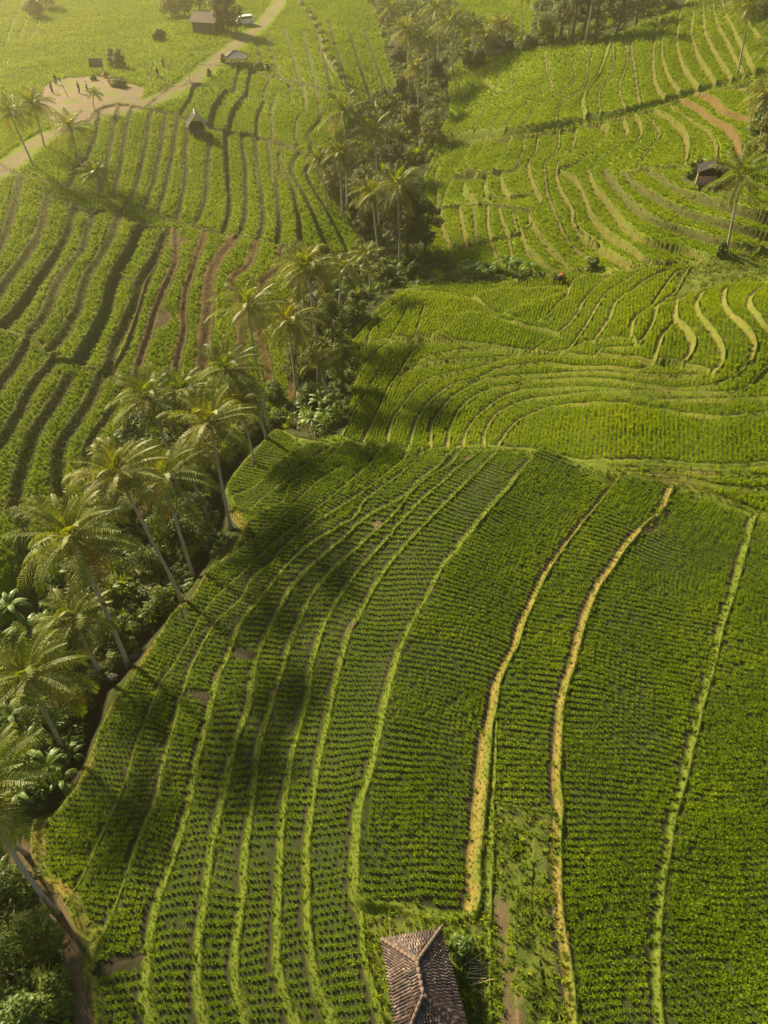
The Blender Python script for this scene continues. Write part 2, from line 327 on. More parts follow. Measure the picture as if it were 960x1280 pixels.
for k, P in POLY.items():
    Q = catmull(P+[P[0]], 12.); MASK[k] = inpoly(Q[:-1, 0], Q[:-1, 1], GU, GV)
# lines -> plan
lines = []
for li, (k, wd, P) in enumerate(L):
    Q = catmull(P, 4.)
    d0 = Q[0]-Q[1]; d1 = Q[-1]-Q[-2]; Q = np.vstack([Q[0]+d0/max(np.hypot(*d0), .1)*3, Q, Q[-1]+d1/max(np.hypot(*d1), .1)*3])
    x, y, z = hit(Q[:, 0], Q[:, 1])
    tx = np.gradient(x); ty = np.gradient(y); q = np.hypot(tx, ty)+1e-9
    sl_ = np.cumsum(q); wob = (vnoise(sl_, sl_*0+li*7.3, 2.2, 3)*.30+vnoise(sl_, sl_*0+li*3.1, .8, 4)*.12)*min(1., .4+wd*.6)*(0.6 if k != 'e' else 0.3)
    x = x-ty/q*wob; y = y+tx/q*wob
    lines.append((k, wd, x, y))
BAR = np.zeros((NV, NU), bool)
DIST = np.full((NV, NU), 9.); LID = np.full((NV, NU), -1, np.int32); FX = np.zeros((NV, NU)); FY = np.zeros((NV, NU))
for li, (k, wd, x, y) in enumerate(lines):
    u, v = xy2uv(x, y); b, a = gidx(u, v)
    for i in range(len(x)-1):
        n = int(max(abs(a[i+1]-a[i]), abs(b[i+1]-b[i]))*2)+2
        if n > 4000: continue
        t = np.linspace(0, 1, n); aa = np.rint(a[i]+(a[i+1]-a[i])*t).astype(int); bb = np.rint(b[i]+(b[i+1]-b[i])*t).astype(int)
        ok = (aa > 0) & (aa < NU-1) & (bb > 0) & (bb < NV-1); aa = aa[ok]; bb = bb[ok]
        BAR[bb, aa] = True; BAR[bb+1, aa] = True; BAR[bb, aa+1] = True
        zc = y[i]*cp+CAM_H*sp; s = F/max(zc, 8.); md = wd/2+.95; pu = md*s; pv = md*s*max(.12, (CAM_H/np.hypot(CAM_H, y[i])))*1.4
        i0, i1 = np.searchsorted(UU, min(u[i], u[i+1])-pu), np.searchsorted(UU, max(u[i], u[i+1])+pu)
        j0, j1 = np.searchsorted(VV, min(v[i], v[i+1])-pv), np.searchsorted(VV, max(v[i], v[i+1])+pv)
        if i1 <= i0 or j1 <= j0: continue
        X = GX[j0:j1, i0:i1]; Y = GY[j0:j1, i0:i1]; ex = x[i+1]-x[i]; ey = y[i+1]-y[i]; l2 = ex*ex+ey*ey+1e-12
        t = np.clip(((X-x[i])*ex+(Y-y[i])*ey)/l2, 0, 1); fx = x[i]+ex*t; fy = y[i]+ey*t; d = np.hypot(X-fx, Y-fy)
        better = d-wd/2 < DIST[j0:j1, i0:i1]
        better &= d < md
        DIST[j0:j1, i0:i1][better] = (d-wd/2)[better]; LID[j0:j1, i0:i1][better] = li; FX[j0:j1, i0:i1][better] = fx[better]; FY[j0:j1, i0:i1][better] = fy[better]
# connected plots between the edges
def label(free):
    lab = np.zeros(free.shape, np.int32); par = [0]
    def find(a):
        while par[a] != a: par[a] = par[par[a]]; a = par[a]
        return a
    prev = []
    for r in range(free.shape[0]):
        f = np.flatnonzero(np.diff(np.concatenate([[0], free[r].astype(np.int8), [0]]))); cur = []
        p = 0
        for s, e in zip(f[::2], f[1::2]):
            l = 0
            while p < len(prev) and prev[p][1] <= s: p += 1
            q = p
            while q < len(prev) and prev[q][0] < e:
                m = find(prev[q][2])
                if l == 0: l = m
                elif m != l: par[max(l, m)] = min(l, m); l = min(l, m)
                q += 1
            if l == 0: par.append(len(par)); l = len(par)-1
            lab[r, s:e] = l; cur.append((s, e, l))
        prev = cur
    root = np.array([find(i) for i in range(len(par))]); return root[lab]
NOLEV = MASK['ravine'] | MASK['wild_tr'] | MASK['forest_top'] | MASK['topslope'] | MASK['bank']
LAB = label(~BAR & ~NOLEV)
ids, inv = np.unique(LAB, return_inverse=True); LAB = inv.reshape(LAB.shape).astype(np.int32)
ZC = ZM.copy(); NL_ = len(ids)
order = np.argsort(LAB.ravel(), kind='stable'); cnt = np.bincount(LAB.ravel(), minlength=NL_); st = np.concatenate([[0], np.cumsum(cnt)])
CW = np.zeros(NL_)
def boxsum(a, r):
    c = np.pad(np.cumsum(np.cumsum(a, 0), 1), ((1, 0), (1, 0))); h, wd = a.shape
    j0 = np.clip(np.arange(h)-r, 0, h); j1 = np.clip(np.arange(h)+r+1, 0, h); i0 = np.clip(np.arange(wd)-r, 0, wd); i1 = np.clip(np.arange(wd)+r+1, 0, wd)
    return c[j1][:, i1]-c[j0][:, i1]-c[j1][:, i0]+c[j0][:, i0]
for k in range(1, NL_):
    if cnt[k] < 30: continue
    p = order[st[k]:st[k+1]]; jj = p//NU; ii = p % NU; j0, j1, i0, i1 = jj.min(), jj.max()+1, ii.min(), ii.max()+1
    m = (LAB[j0:j1, i0:i1] == k).astype(float); per = np.abs(np.diff(m, axis=0)).sum()+np.abs(np.diff(m, axis=1)).sum()+m[0].sum()+m[-1].sum()+m[:, 0].sum()+m[:, -1].sum()
    wdt = 2*cnt[k]/max(per, 1); CW[k] = wdt
    if cnt[k] > 420000: continue        # open land outside the surveyed plots
    r = int(max(3, min(wdt*1.1, 95))); z = ZM[j0:j1, i0:i1].copy(); c = boxsum(m, r)+1e-9
    for _ in range(2): z = boxsum(z*m, r)/c
    mm = m > 0; ZC[j0:j1, i0:i1][mm] = z[mm]
# close the one-sample seams
bad = BAR.copy() & ~NOLEV; good = ~bad
for _ in range(4):
    z = np.where(good, ZC, 0); g = good.astype(float)
    s = np.zeros_like(z); n = np.zeros_like(z)
    for dy, dx in ((0, 1), (0, -1), (1, 0), (-1, 0)): s += np.roll(z, (dy, dx), (0, 1)); n += np.roll(g, (dy, dx), (0, 1))
    new = (~good) & (n > 0); ZC[new] = s[new]/n[new]; good |= new
# risers and bunds
kinds = np.array([l[0] for l in lines]); widths = np.array([l[1] for l in lines])
Z = ZC.copy(); band = (LID >= 0)
jb, ib = np.nonzero(band); lid = LID[jb, ib]; wd = widths[lid]; px_, py_ = GX[jb, ib], GY[jb, ib]; fx, fy = FX[jb, ib], FY[jb, ib]
d = np.hypot(px_-fx, py_-fy); nx = (px_-fx)/(d+1e-9); ny = (py_-fy)/(d+1e-9)
pxs = (fy*cp+CAM_H*sp)/F*1.15; off = np.maximum(wd/2+.12, 2.3*pxs)
zp = look(ZC, *xy2uv(fx+nx*off, fy+ny*off)); zm_ = look(ZC, *xy2uv(fx-nx*off, fy-ny*off))
up = zp >= zm_; s = np.where(up, d, -d); zh = np.maximum(zp, zm_); zl = np.minimum(zp, zm_)
kk = kinds[lid]
q = np.clip(s/(wd*.8)+.5, 0, 1); ramp = q*q*(3-2*q)
hb = np.select([kk == 'G', kk == 'Y', kk == 'y', kk == 'g', kk == 'b', kk == 'c', kk == 'm', kk == 'o'], [.12, .24, .20, np.where((fy > 34) & (fx > -8), .18, .12), .08, -1.3, -.02, .08], .1)
bump = np.where(kk == 'c', np.exp(-(s/(wd*.36))**2), np.exp(-((s-wd*.16)/(wd*.30))**2))*hb
inb = np.abs(s) < wd*.5+.02
zt = zl+(zh-zl)*ramp+bump*(1+.5*vnoise(px_, py_, .7, 9)) + vnoise(px_, py_, .35, 10)*.07
near_e = np.clip((np.abs(s)-wd*.5)/.25, 0, 1)
own = ZC[jb, ib]
Zb = np.where(inb, zt, own+bump*(1-near_e))
Z[jb, ib] = Zb
S = np.full((NV, NU), 9.); S[jb, ib] = s/np.maximum(wd, .01); SM = np.full((NV, NU), 9.); SM[jb, ib] = s; STEP = np.zeros((NV, NU)); STEP[jb, ib] = zh-zl
KG = np.zeros((NV, NU), np.int8); kmap = {'g': 1, 'G': 2, 'y': 3, 'Y': 4, 'b': 5, 'o': 6, 'c': 7, 'm': 8, 'e': 9}
KG[jb, ib] = np.array([kmap[q] for q in kk]); WD = np.zeros((NV, NU)); WD[jb, ib] = wd
# ravine floor: a stream cut, and rough ground
def plinedist(P, maxd, step=6., px=True):
    Q = catmull(P, step); x, y, z = hit(Q[:, 0], Q[:, 1]); D = np.full((NV, NU), 99.); u, v = xy2uv(x, y)
    for i in range(len(x)-1):
        s_ = F/max(y[i]*cp+CAM_H*sp, 8.)*maxd
        i0, i1 = np.searchsorted(UU, min(u[i], u[i+1])-s_), np.searchsorted(UU, max(u[i], u[i+1])+s_); j0, j1 = np.searchsorted(VV, min(v[i], v[i+1])-s_), np.searchsorted(VV, max(v[i], v[i+1])+s_)
        X = GX[j0:j1, i0:i1]; Y = GY[j0:j1, i0:i1]; ex = x[i+1]-x[i]; ey = y[i+1]-y[i]
        t = np.clip(((X-x[i])*ex+(Y-y[i])*ey)/(ex*ex+ey*ey+1e-12), 0, 1); d = np.hypot(X-x[i]-ex*t, Y-y[i]-ey*t)
        D[j0:j1, i0:i1] = np.minimum(D[j0:j1, i0:i1], d)
    return D
def P_(s): return [tuple(float(q) for q in p.split(',')) for p in s.split()]
STREAM = P_("60,1010 90,960 112,905 128,860 150,838 175,800 205,765 228,735 252,700 272,668 274,640 280,600 305,560 345,533 375,525 400,500 415,470 425,440")
DS = plinedist(STREAM, 3.0)
Z -= .8*np.exp(-(DS/.6)**2)
DR = plinedist([tuple(p) for p in P_(ROAD)], 5.0)
DP = plinedist(P_("-12,1010 15,1052 45,1105 72,1150 92,1200 104,1245 112,1330 118,1420"), 2.5)
rough = (NOLEV | MASK['yard'] | MASK['weed']) & (LID < 0)
Z += np.where(rough, vnoise(GX, GY, 1.3, 5)*.35+vnoise(GX, GY, .45, 6)*.12, 0)
# gentle lumpy canopy-free soil in plots
Z += np.where(~rough, vnoise(GX, GY, 3.1, 8)*.06+vnoise(GX, GY, .6, 18)*.03, 0)
def surf_uv(u, v): return look(Z, u, v)
def ground(x, y): return look(Z, *xy2uv(x, y))
def at(px, py):
    x, y, z = hit(px, py, surf_uv, 700); return Vector((float(x[0]), float(y[0]), float(z[0])))

# attributes
lush = np.zeros((NV, NU)); 
XM, YM = GX, GY
MASKV = {}
def reg(s): 
    P = P_(s); Q = catmull(P+[P[0]], 15.); return inpoly(Q[:-1, 0], Q[:-1, 1], GU, GV)
RG = {
 'near': reg("128,1450 125,1310 118,1250 110,1213 123,1170 90,1125 50,1087 53,1023 108,965 130,912 185,818 240,750 307,660 285,625 280,605 337,550 353,545 440,556 540,563 660,567 760,594 850,609 960,648 1180,720 1600,860 1600,1480 128,1480"),
 'knoll': reg("425,550 490,563 600,562 660,565 760,590 850,605 960,644 1180,715 1600,855 1500,330 1180,300 960,316 860,328 740,339 640,353 500,362 440,400 420,480"),
}
LH = ~RG['near'] & ~RG['knoll']
lush = LH.astype(float)*1.0 + RG['knoll']*.40
inband = (LID >= 0) & (DIST < .02)
mud_shade = np.zeros((NV, NU)); bund = np.zeros((NV, NU)); dry = np.zeros((NV, NU)); soil = np.zeros((NV, NU)); olive = np.zeros((NV, NU))
sm = SM; nearline = LID >= 0
edge = lambda w_: np.clip(1-(np.abs(sm)-w_*.5)/.10, 0, 1)
bund = np.where(nearline & (KG != 5) & (KG != 8), edge(WD), 0)
dry = np.where(nearline & ((KG == 3) | (KG == 4)), edge(WD)*np.clip(.50-(sm/np.maximum(WD, .1))*1.5+vnoise(GX, GY, .7, 21)*.9, .05, 1)*np.where(LH, .18, np.where(RG['knoll'], .55, 1.)), 0)
dry = np.maximum(dry, np.where(nearline & (KG == 2), edge(WD)*np.clip(.25+vnoise(GX, GY, 1.1, 22)*1.2, 0, .7), 0))
dry = np.maximum(dry, np.where(nearline & (KG == 1) & ~RG['near'], edge(WD)*np.clip(.16+vnoise(GX, GY, 1.5, 24)*.7, .0, .6), 0))  # pale tint on bund lips paints in their sunlit rim
soil = np.where(nearline & (KG == 5), edge(WD*.9), 0)
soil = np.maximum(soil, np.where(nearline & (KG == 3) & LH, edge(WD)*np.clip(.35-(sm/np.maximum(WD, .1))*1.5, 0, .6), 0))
olive = np.where(nearline & ((KG == 6)), edge(WD)*np.clip(.85-(sm/np.maximum(WD, .1))*1.2, .0, 1), 0)  # dark riser tint, strongest downhill, paints shade onto the terrace faces
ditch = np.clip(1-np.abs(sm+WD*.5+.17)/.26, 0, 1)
mud_shade = np.where(nearline & (RG['near']) & (KG != 2), ditch*np.where((KG == 3) | (KG == 4), 1., .75), 0)
mud_shade = np.maximum(mud_shade, np.where(nearline & (KG == 8), np.clip(1.3-np.abs(sm)/.35, 0, 1), 0))
mud_shade = np.maximum(mud_shade, np.where(nearline & (KG != 7) & ~RG['near'], np.clip(1-np.abs(sm+WD*.5+.10)/.20, 0, 1), 0))  # dark line along each terrace foot, a painted shadow
mud_shade = np.maximum(mud_shade, np.where(nearline & (KG == 7), np.clip(1.5-np.abs(sm)/.8, 0, 1), 0))  # dark canal bed, with the shade under its bank painted in
mud_shade = np.maximum(mud_shade, np.clip(1.6-DS/.5, 0, 1))
jun = (MASK['ravine'] | MASK['forest_top'] | MASK['bank']).astype(float)*(bund < .3)
grass = (MASK['yard'] | MASK['weed'] | MASK['wild_tr'] | MASK['topslope']).astype(float)
rw = 1.35+vnoise(GX, GY, 2.5, 30)*.9+vnoise(GX, GY, .6, 38)*.6
road = np.clip((rw-DR)/.8, 0, 1); road = np.maximum(road, MASK['clearing']*np.clip(.9+vnoise(GX, GY, 2.0, 36)*1.0+vnoise(GX, GY, .7, 37)*.8, .25, 1)); road = np.where(np.abs(DR) < .35, road*.55, road)
DD = plinedist(P_('622,1120 626,1160 632,1200 634,1250 636,1300 638,1400'), 2.0)
dirt = np.maximum(np.clip((.55+vnoise(GX, GY, 1.1, 31)*.5-DP)/.2, 0, 1), np.clip((.50+vnoise(GX, GY, 1.0, 32)*1.0+vnoise(GX, GY, .25, 35)*.5-DD)/.35, 0, 1))
_x, _y, _z = hit([560], [790]); 
dirt = np.maximum(dirt, .0)
for bx, by, br in ((200, 398, 1.1), (222, 300, .9), (470, 658, .38), (375, 783, .3), (440, 786, .35), (347, 862, .3), (585, 572, .4), (270, 845, .3), (537, 745, .22), (430, 215, .0)):
    if br == 0: continue
    x, y, z = hit([bx], [by]); dd = np.hypot(GX-x[0], (GY-y[0])*.7)
    dirt = np.maximum(dirt, np.clip((br*(1+vnoise(GX, GY, .4, 33)*1.2)-dd)/.2, 0, 1))
sparse = np.clip(vnoise(GX, GY, 3.4, 40)*2.6+MASK['sparse1']*.5-.45, 0, 1)*RG['near']
edge_d = np.where(nearline, np.clip(DIST, 0, .95), .95)

# ------------------------------------------------------------------ materials
def newmat(name):
    m = bpy.data.materials.new(name); m.use_nodes = True; n = m.node_tree; return m, n, n.nodes['Principled BSDF']
def N(nt, t, **k):
    n = nt.nodes.new(t)
    for a, b in k.items():
        if a == 'inp':
            for i, v in b.items(): n.inputs[i].default_value = v
        else: setattr(n, a, b)
    return n
def mixc(nt, fac, a, b):
    n = nt.nodes.new('ShaderNodeMix'); n.data_type = 'RGBA'
    for i, v in ((0, fac), (6, a), (7, b)):
        if hasattr(v, 'is_linked') or hasattr(v, 'links'): nt.links.new(v, n.inputs[i])
        else: n.inputs[i].default_value = v if i == 0 else (*v, 1)
    return n.outputs[2]
def noise(nt, vec, scale, detail=3, rough=.6):
    n = N(nt, 'ShaderNodeTexNoise', inp={'Scale': scale, 'Detail': detail, 'Roughness': rough}); nt.links.new(vec, n.inputs['Vector']); return n.outputs['Fac']
def ramp(nt, f, lo, hi):
    n = N(nt, 'ShaderNodeMapRange', inp={1: lo, 2: hi}); nt.links.new(f, n.inputs[0]); return n.outputs[0]
def mth(nt, op, a, b):
    n = N(nt, 'ShaderNodeMath', operation=op)
    for i, v in ((0, a), (1, b)):
        if isinstance(v, (int, float)): n.inputs[i].default_value = v
        else: nt.links.new(v, n.inputs[i])
    return n.outputs[0]
def terrain_mat():
    m, nt, b = newmat('terraced_ground'); geo = N(nt, 'ShaderNodeNewGeometry').outputs['Position']
    A = lambda s: N(nt, 'ShaderNodeAttribute', attribute_name=s).outputs['Fac']
    n1 = noise(nt, geo, .35, 4); n2 = noise(nt, geo, 2.2, 4); n3 = noise(nt, geo, 9, 3, .7); n4 = noise(nt, geo, 26, 2, .7)
    mudc = mixc(nt, ramp(nt, n2, .35, .7), (.022, .028, .010), (.042, .038, .020))
    mudc = mixc(nt, mth(nt, 'MULTIPLY', ramp(nt, n3, .40, .65), .8), mudc, (.050, .080, .010))
    lushc = mixc(nt, ramp(nt, n1, .35, .65), (.13, .185, .006), (.185, .225, .009))
    lushc = mixc(nt, ramp(nt, n3, .4, .7), lushc, (.10, .15, .007))
    c = mixc(nt, A('lush'), mudc, lushc)
    gr = mixc(nt, ramp(nt, n2, .35, .65), (.055, .085, .014), (.13, .135, .022)); gr = mixc(nt, ramp(nt, n4, .4, .7), gr, (.075, .10, .018))
    c = mixc(nt, A('grass'), c, gr)
    jc = mixc(nt, ramp(nt, n3, .35, .65), (.030, .045, .012), (.055, .060, .018)); c = mixc(nt, A('jungle'), c, jc)
    c = mixc(nt, A('mud_shade'), c, mixc(nt, ramp(nt, n3, .3, .7), (.028, .023, .014), (.050, .038, .026)))
    bc = mixc(nt, ramp(nt, n2, .3, .7), (.080, .115, .012), (.14, .16, .024)); bc = mixc(nt, mth(nt, 'MULTIPLY', ramp(nt, n4, .45, .7), .8), bc, (.085, .120, .015))
    c = mixc(nt, A('bund'), c, bc)
    ol = mixc(nt, ramp(nt, n2, .35, .65), (.080, .068, .026), (.070, .088, .020)); ol = mixc(nt, ramp(nt, n3, .5, .7), ol, (.12, .085, .042)); c = mixc(nt, A('olive'), c, ol)  # riser colour darkened to carry painted shade
    dc = mixc(nt, ramp(nt, n2, .3, .7), (.19, .155, .035), (.26, .17, .06)); dc = mixc(nt, mth(nt, 'MULTIPLY', ramp(nt, n3, .45, .7), .7), dc, (.14, .16, .025))
    c = mixc(nt, A('dry'), c, dc)
    sc = mixc(nt, ramp(nt, n2, .3, .7), (.105, .070, .022), (.16, .108, .038)); sc = mixc(nt, mth(nt, 'MULTIPLY', ramp(nt, n3, .45, .65), .6), sc, (.11, .085, .035))
    c = mixc(nt, A('soil'), c, sc); 
    c = mixc(nt, A('dirt'), c, mixc(nt, ramp(nt, n3, .3, .7), (.095, .068, .035), (.155, .112, .062)))
    c = mixc(nt, A('road'), c, mixc(nt, ramp(nt, n2, .3, .7), (.25, .185, .115), (.17, .125, .075)))
    nt.links.new(c, b.inputs['Base Color']); b.inputs['Roughness'].default_value = .9; b.inputs['Specular IOR Level'].default_value = .08
    bp = N(nt, 'ShaderNodeBump', inp={'Strength': .6, 'Distance': .10}); nt.links.new(mth(nt, 'ADD', n4, n3), bp.inputs['Height']); nt.links.new(bp.outputs[0], b.inputs['Normal'])
    return m
def build_terrain():
    me = bpy.data.meshes.new('terraced_ground'); co = np.stack([GX, GY, Z], -1).reshape(-1, 3).astype(np.float32)
    idx = np.arange(NV*NU, dtype=np.int32).reshape(NV, NU)
    f = np.stack([idx[1:, :-1], idx[1:, 1:], idx[:-1, 1:], idx[:-1, :-1]], -1).reshape(-1, 4)
    me.vertices.add(len(co)); me.vertices.foreach_set('co', co.ravel()); me.loops.add(f.size); me.loops.foreach_set('vertex_index', f.ravel())
    me.polygons.add(len(f)); me.polygons.foreach_set('loop_start', np.arange(0, f.size, 4, dtype=np.int32)); me.polygons.foreach_set('use_smooth', np.ones(len(f), bool))
    me.update()
    for nm, arr in (('lush', lush), ('grass', grass), ('jungle', jun), ('mud_shade', mud_shade), ('bund', bund), ('olive', olive), ('dry', dry), ('soil', soil), ('dirt', dirt), ('road', road)):
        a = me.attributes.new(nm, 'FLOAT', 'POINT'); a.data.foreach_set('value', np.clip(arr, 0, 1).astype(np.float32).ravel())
    me.materials.append(terrain_mat()); o = bpy.data.objects.new('terraced_ground', me); C.objects.link(o); o['kind'] = 'structure'; return o
build_terrain()
# land beyond, out to the horizon and behind the viewpoint
me = bpy.data.meshes.new('distant_land')
xs = [-4000, -250, 250, 4000]; 
me.from_pydata([(-5000, -5000, -14), (5000, -5000, -14), (5000, 9000, -14), (-5000, 9000, -14)], [], [(0, 1, 2, 3)])
m_, nt_, b_ = newmat('distant_land'); b_.inputs['Base Color'].default_value = (.07, .10, .02, 1); b_.inputs['Roughness'].default_value = .9
me.materials.append(m_); o = bpy.data.objects.new('distant_land', me); C.objects.link(o); o['kind'] = 'structure'
# ------------------------------------------------------------------ mesh building
class MB:
    def __init__(s): s.v = []; s.f = []; s.m = []
    def add(s, vs, fs, mi=0):
        n = len(s.v); s.v.extend([tuple(q) for q in vs]); s.f.extend([tuple(i+n for i in f) for f in fs]); s.m.extend([mi]*len(fs))
    def tube(s, pts, rad, n=7, mi=0, cap=True):
        rings = []; pts = [Vector(p) for p in pts]
        for i, p in enumerate(pts):
            t = (pts[min(i+1, len(pts)-1)]-pts[max(i-1, 0)]).normalized(); a = t.orthogonal().normalized() if abs(t.z) < .9 else Vector((1, 0, 0)); a = (a-t*a.dot(t)).normalized(); b = t.cross(a)
            r = rad[i] if hasattr(rad, '__len__') else rad
            rings.append([p+(a*math.cos(k*2*math.pi/n)+b*math.sin(k*2*math.pi/n))*r for k in range(n)])
        vs = [q for r in rings for q in r]; fs = []
        for i in range(len(pts)-1):
            for k in range(n): fs.append((i*n+k, i*n+(k+1) % n, (i+1)*n+(k+1) % n, (i+1)*n+k))
        if cap: fs.append(tuple(range((len(pts)-1)*n, len(pts)*n))); fs.append(tuple(reversed(range(n))))
        s.add(vs, fs, mi)
    def box(s, c, sz, rz=0, mi=0, R=None):
        hx, hy, hz = sz[0]/2, sz[1]/2, sz[2]/2; M = R or Matrix.Rotation(rz, 3, 'Z'); c = Vector(c)
        vs = [c+M@Vector((x, y, z)) for z in (-hz, hz) for y in (-hy, hy) for x in (-hx, hx)]
        s.add(vs, [(0, 2, 3, 1), (4, 5, 7, 6), (0, 1, 5, 4), (2, 6, 7, 3), (0, 4, 6, 2), (1, 3, 7, 5)], mi)
    def ball(s, c, r, mi=0, n=8, sq=(1, 1, 1)):
        vs = []; fs = []; h = n//2; c = Vector(c)
        for i in range(h+1):
            a = math.pi*i/h
            for k in range(n): vs.append(c+Vector((math.sin(a)*math.cos(2*math.pi*k/n)*r*sq[0], math.sin(a)*math.sin(2*math.pi*k/n)*r*sq[1], math.cos(a)*r*sq[2])))
        for i in range(h):
            for k in range(n): fs.append((i*n+k, (i+1)*n+k, (i+1)*n+(k+1) % n, i*n+(k+1) % n))
        s.add(vs, fs, mi)
    def mesh(s, name, mats, smooth=False):
        me = bpy.data.meshes.new(name); me.from_pydata(s.v, [], s.f)
        for m in (mats if isinstance(mats, (list, tuple)) else [mats]): me.materials.append(m)
        if any(s.m): me.polygons.foreach_set('material_index', s.m)
        if smooth: me.polygons.foreach_set('use_smooth', [True]*len(s.f))
        me.update(); return me
    def obj(s, name, mats, parent=None, smooth=False): return mobj(name, s.mesh(name, mats, smooth), parent)
def mobj(name, me, parent=None):
    o = bpy.data.objects.new(name, me); C.objects.link(o)
    if parent: o.parent = parent
    return o
def thing(name, label, cat, loc=(0, 0, 0), rz=0, group=None):
    o = bpy.data.objects.new(name, None); C.objects.link(o); o.location = loc; o.rotation_euler = (0, 0, rz); o.empty_display_size = .3
    o['label'] = label; o['category'] = cat
    if group: o['group'] = group
    return o
def leafmat(name, cols, trans=.35, rough=.5, spec=.4, scale=.6, vary=.5, back=None):
    """thin leaves: some light passes through; colour varies plant by plant and along the ground"""
    m, nt, b = newmat(name); oi = N(nt, 'ShaderNodeObjectInfo'); geo = N(nt, 'ShaderNodeNewGeometry').outputs['Position']
    f = noise(nt, geo, scale, 3); f2 = noise(nt, geo, scale*9, 1)
    v = mth(nt, 'ADD', mth(nt, 'MULTIPLY', ramp(nt, f, .3, .7), 1-vary), mth(nt, 'MULTIPLY', oi.outputs['Random'], vary*.6)); v = mth(nt, 'ADD', v, mth(nt, 'MULTIPLY', mth(nt, 'SUBTRACT', f2, .5), .5))
    cr = N(nt, 'ShaderNodeValToRGB'); nt.links.new(v, cr.inputs[0]); e = cr.color_ramp.elements
    e[0].position = .15; e[0].color = (*cols[0], 1); e[1].position = .9; e[1].color = (*cols[-1], 1)
    if len(cols) > 2: q = e.new(.5); q.color = (*cols[1], 1)
    nt.links.new(cr.outputs[0], b.inputs['Base Color']); b.inputs['Roughness'].default_value = rough; b.inputs['Specular IOR Level'].default_value = spec
    tr = N(nt, 'ShaderNodeBsdfTranslucent'); hs = N(nt, 'ShaderNodeHueSaturation', inp={'Hue': .485, 'Saturation': 1.15, 'Value': 1.5}); nt.links.new(cr.outputs[0], hs.inputs['Color']); nt.links.new(hs.outputs[0], tr.inputs[0])
    mx = N(nt, 'ShaderNodeMixShader', inp={0: trans}); nt.links.new(b.outputs[0], mx.inputs[1]); nt.links.new(tr.outputs[0], mx.inputs[2])
    nt.links.new(mx.outputs[0], nt.nodes['Material Output'].inputs['Surface']); return m
def plainmat(name, c1, c2, scale=4, rough=.8, spec=.3):
    m, nt, b = newmat(name); geo = N(nt, 'ShaderNodeTexCoord').outputs['Object']
    f = noise(nt, geo, scale, 4, .7); nt.links.new(mixc(nt, ramp(nt, f, .3, .7), c1, c2), b.inputs['Base Color']); b.inputs['Roughness'].default_value = rough; b.inputs['Specular IOR Level'].default_value = spec
    return m
M = {
 'rice_near': leafmat('rice_leaf_near', [(.100, .165, .004), (.158, .235, .005), (.26, .32, .009)], .38, .6, .07, .22),
 'rice_lush': leafmat('rice_leaf_lush', [(.160, .235, .005), (.220, .295, .006), (.33, .36, .010)], .38, .6, .07, .12),
 'bundgrass': leafmat('bund_grass', [(.075, .115, .011), (.13, .165, .019), (.22, .22, .03)], .3, .7, .05, .8),
 'drygrass': leafmat('dry_grass', [(.14, .15, .025), (.24, .20, .04), (.32, .22, .06)], .3, .7, .05, .8),
 'frond': leafmat('palm_frond', [(.095, .130, .014), (.155, .180, .018), (.26, .24, .030)], .38, .5, .25, .5),
 'frond_old': leafmat('palm_frond_old', [(.22, .12, .03), (.30, .19, .04), (.24, .22, .05)], .3, .5, .5, 1.2),
 'frond_young': leafmat('palm_frond_young', [(.12, .15, .02), (.19, .19, .025), (.26, .22, .03)], .35, .5, .25, .5),
 'banana': leafmat('banana_leaf', [(.08, .13, .012), (.12, .18, .018), (.17, .21, .03)], .35, .45, .45, .9),
 'bush': leafmat('bush_leaf', [(.050, .075, .008), (.095, .125, .011), (.17, .185, .018)], .3, .6, .25, .5),
 'bushlight': leafmat('light_leaf', [(.06, .10, .012), (.11, .16, .018), (.18, .20, .03)], .3, .5, .4, .5),
 'darktree': leafmat('dark_tree_leaf', [(.038, .042, .012), (.065, .062, .018), (.11, .10, .026)], .25, .6, .25, .4),
 'olivetree': leafmat('olive_tree_leaf', [(.09, .10, .018), (.15, .15, .026), (.23, .21, .04)], .3, .6, .25, .4),
 'trunk': plainmat('palm_bark', (.26, .21, .16), (.42, .36, .29), 6, .85),
 'bark': plainmat('tree_bark', (.10, .07, .05), (.20, .15, .10), 5, .9),
 'stem': plainmat('banana_stem', (.14, .15, .05), (.20, .14, .07), 5, .7),
 'coco': plainmat('coconut_husk', (.13, .13, .03), (.18, .11, .04), 6, .9, .1),
 'petiole': plainmat('frond_rib', (.24, .21, .07), (.19, .18, .05), 6, .7, .2),
}
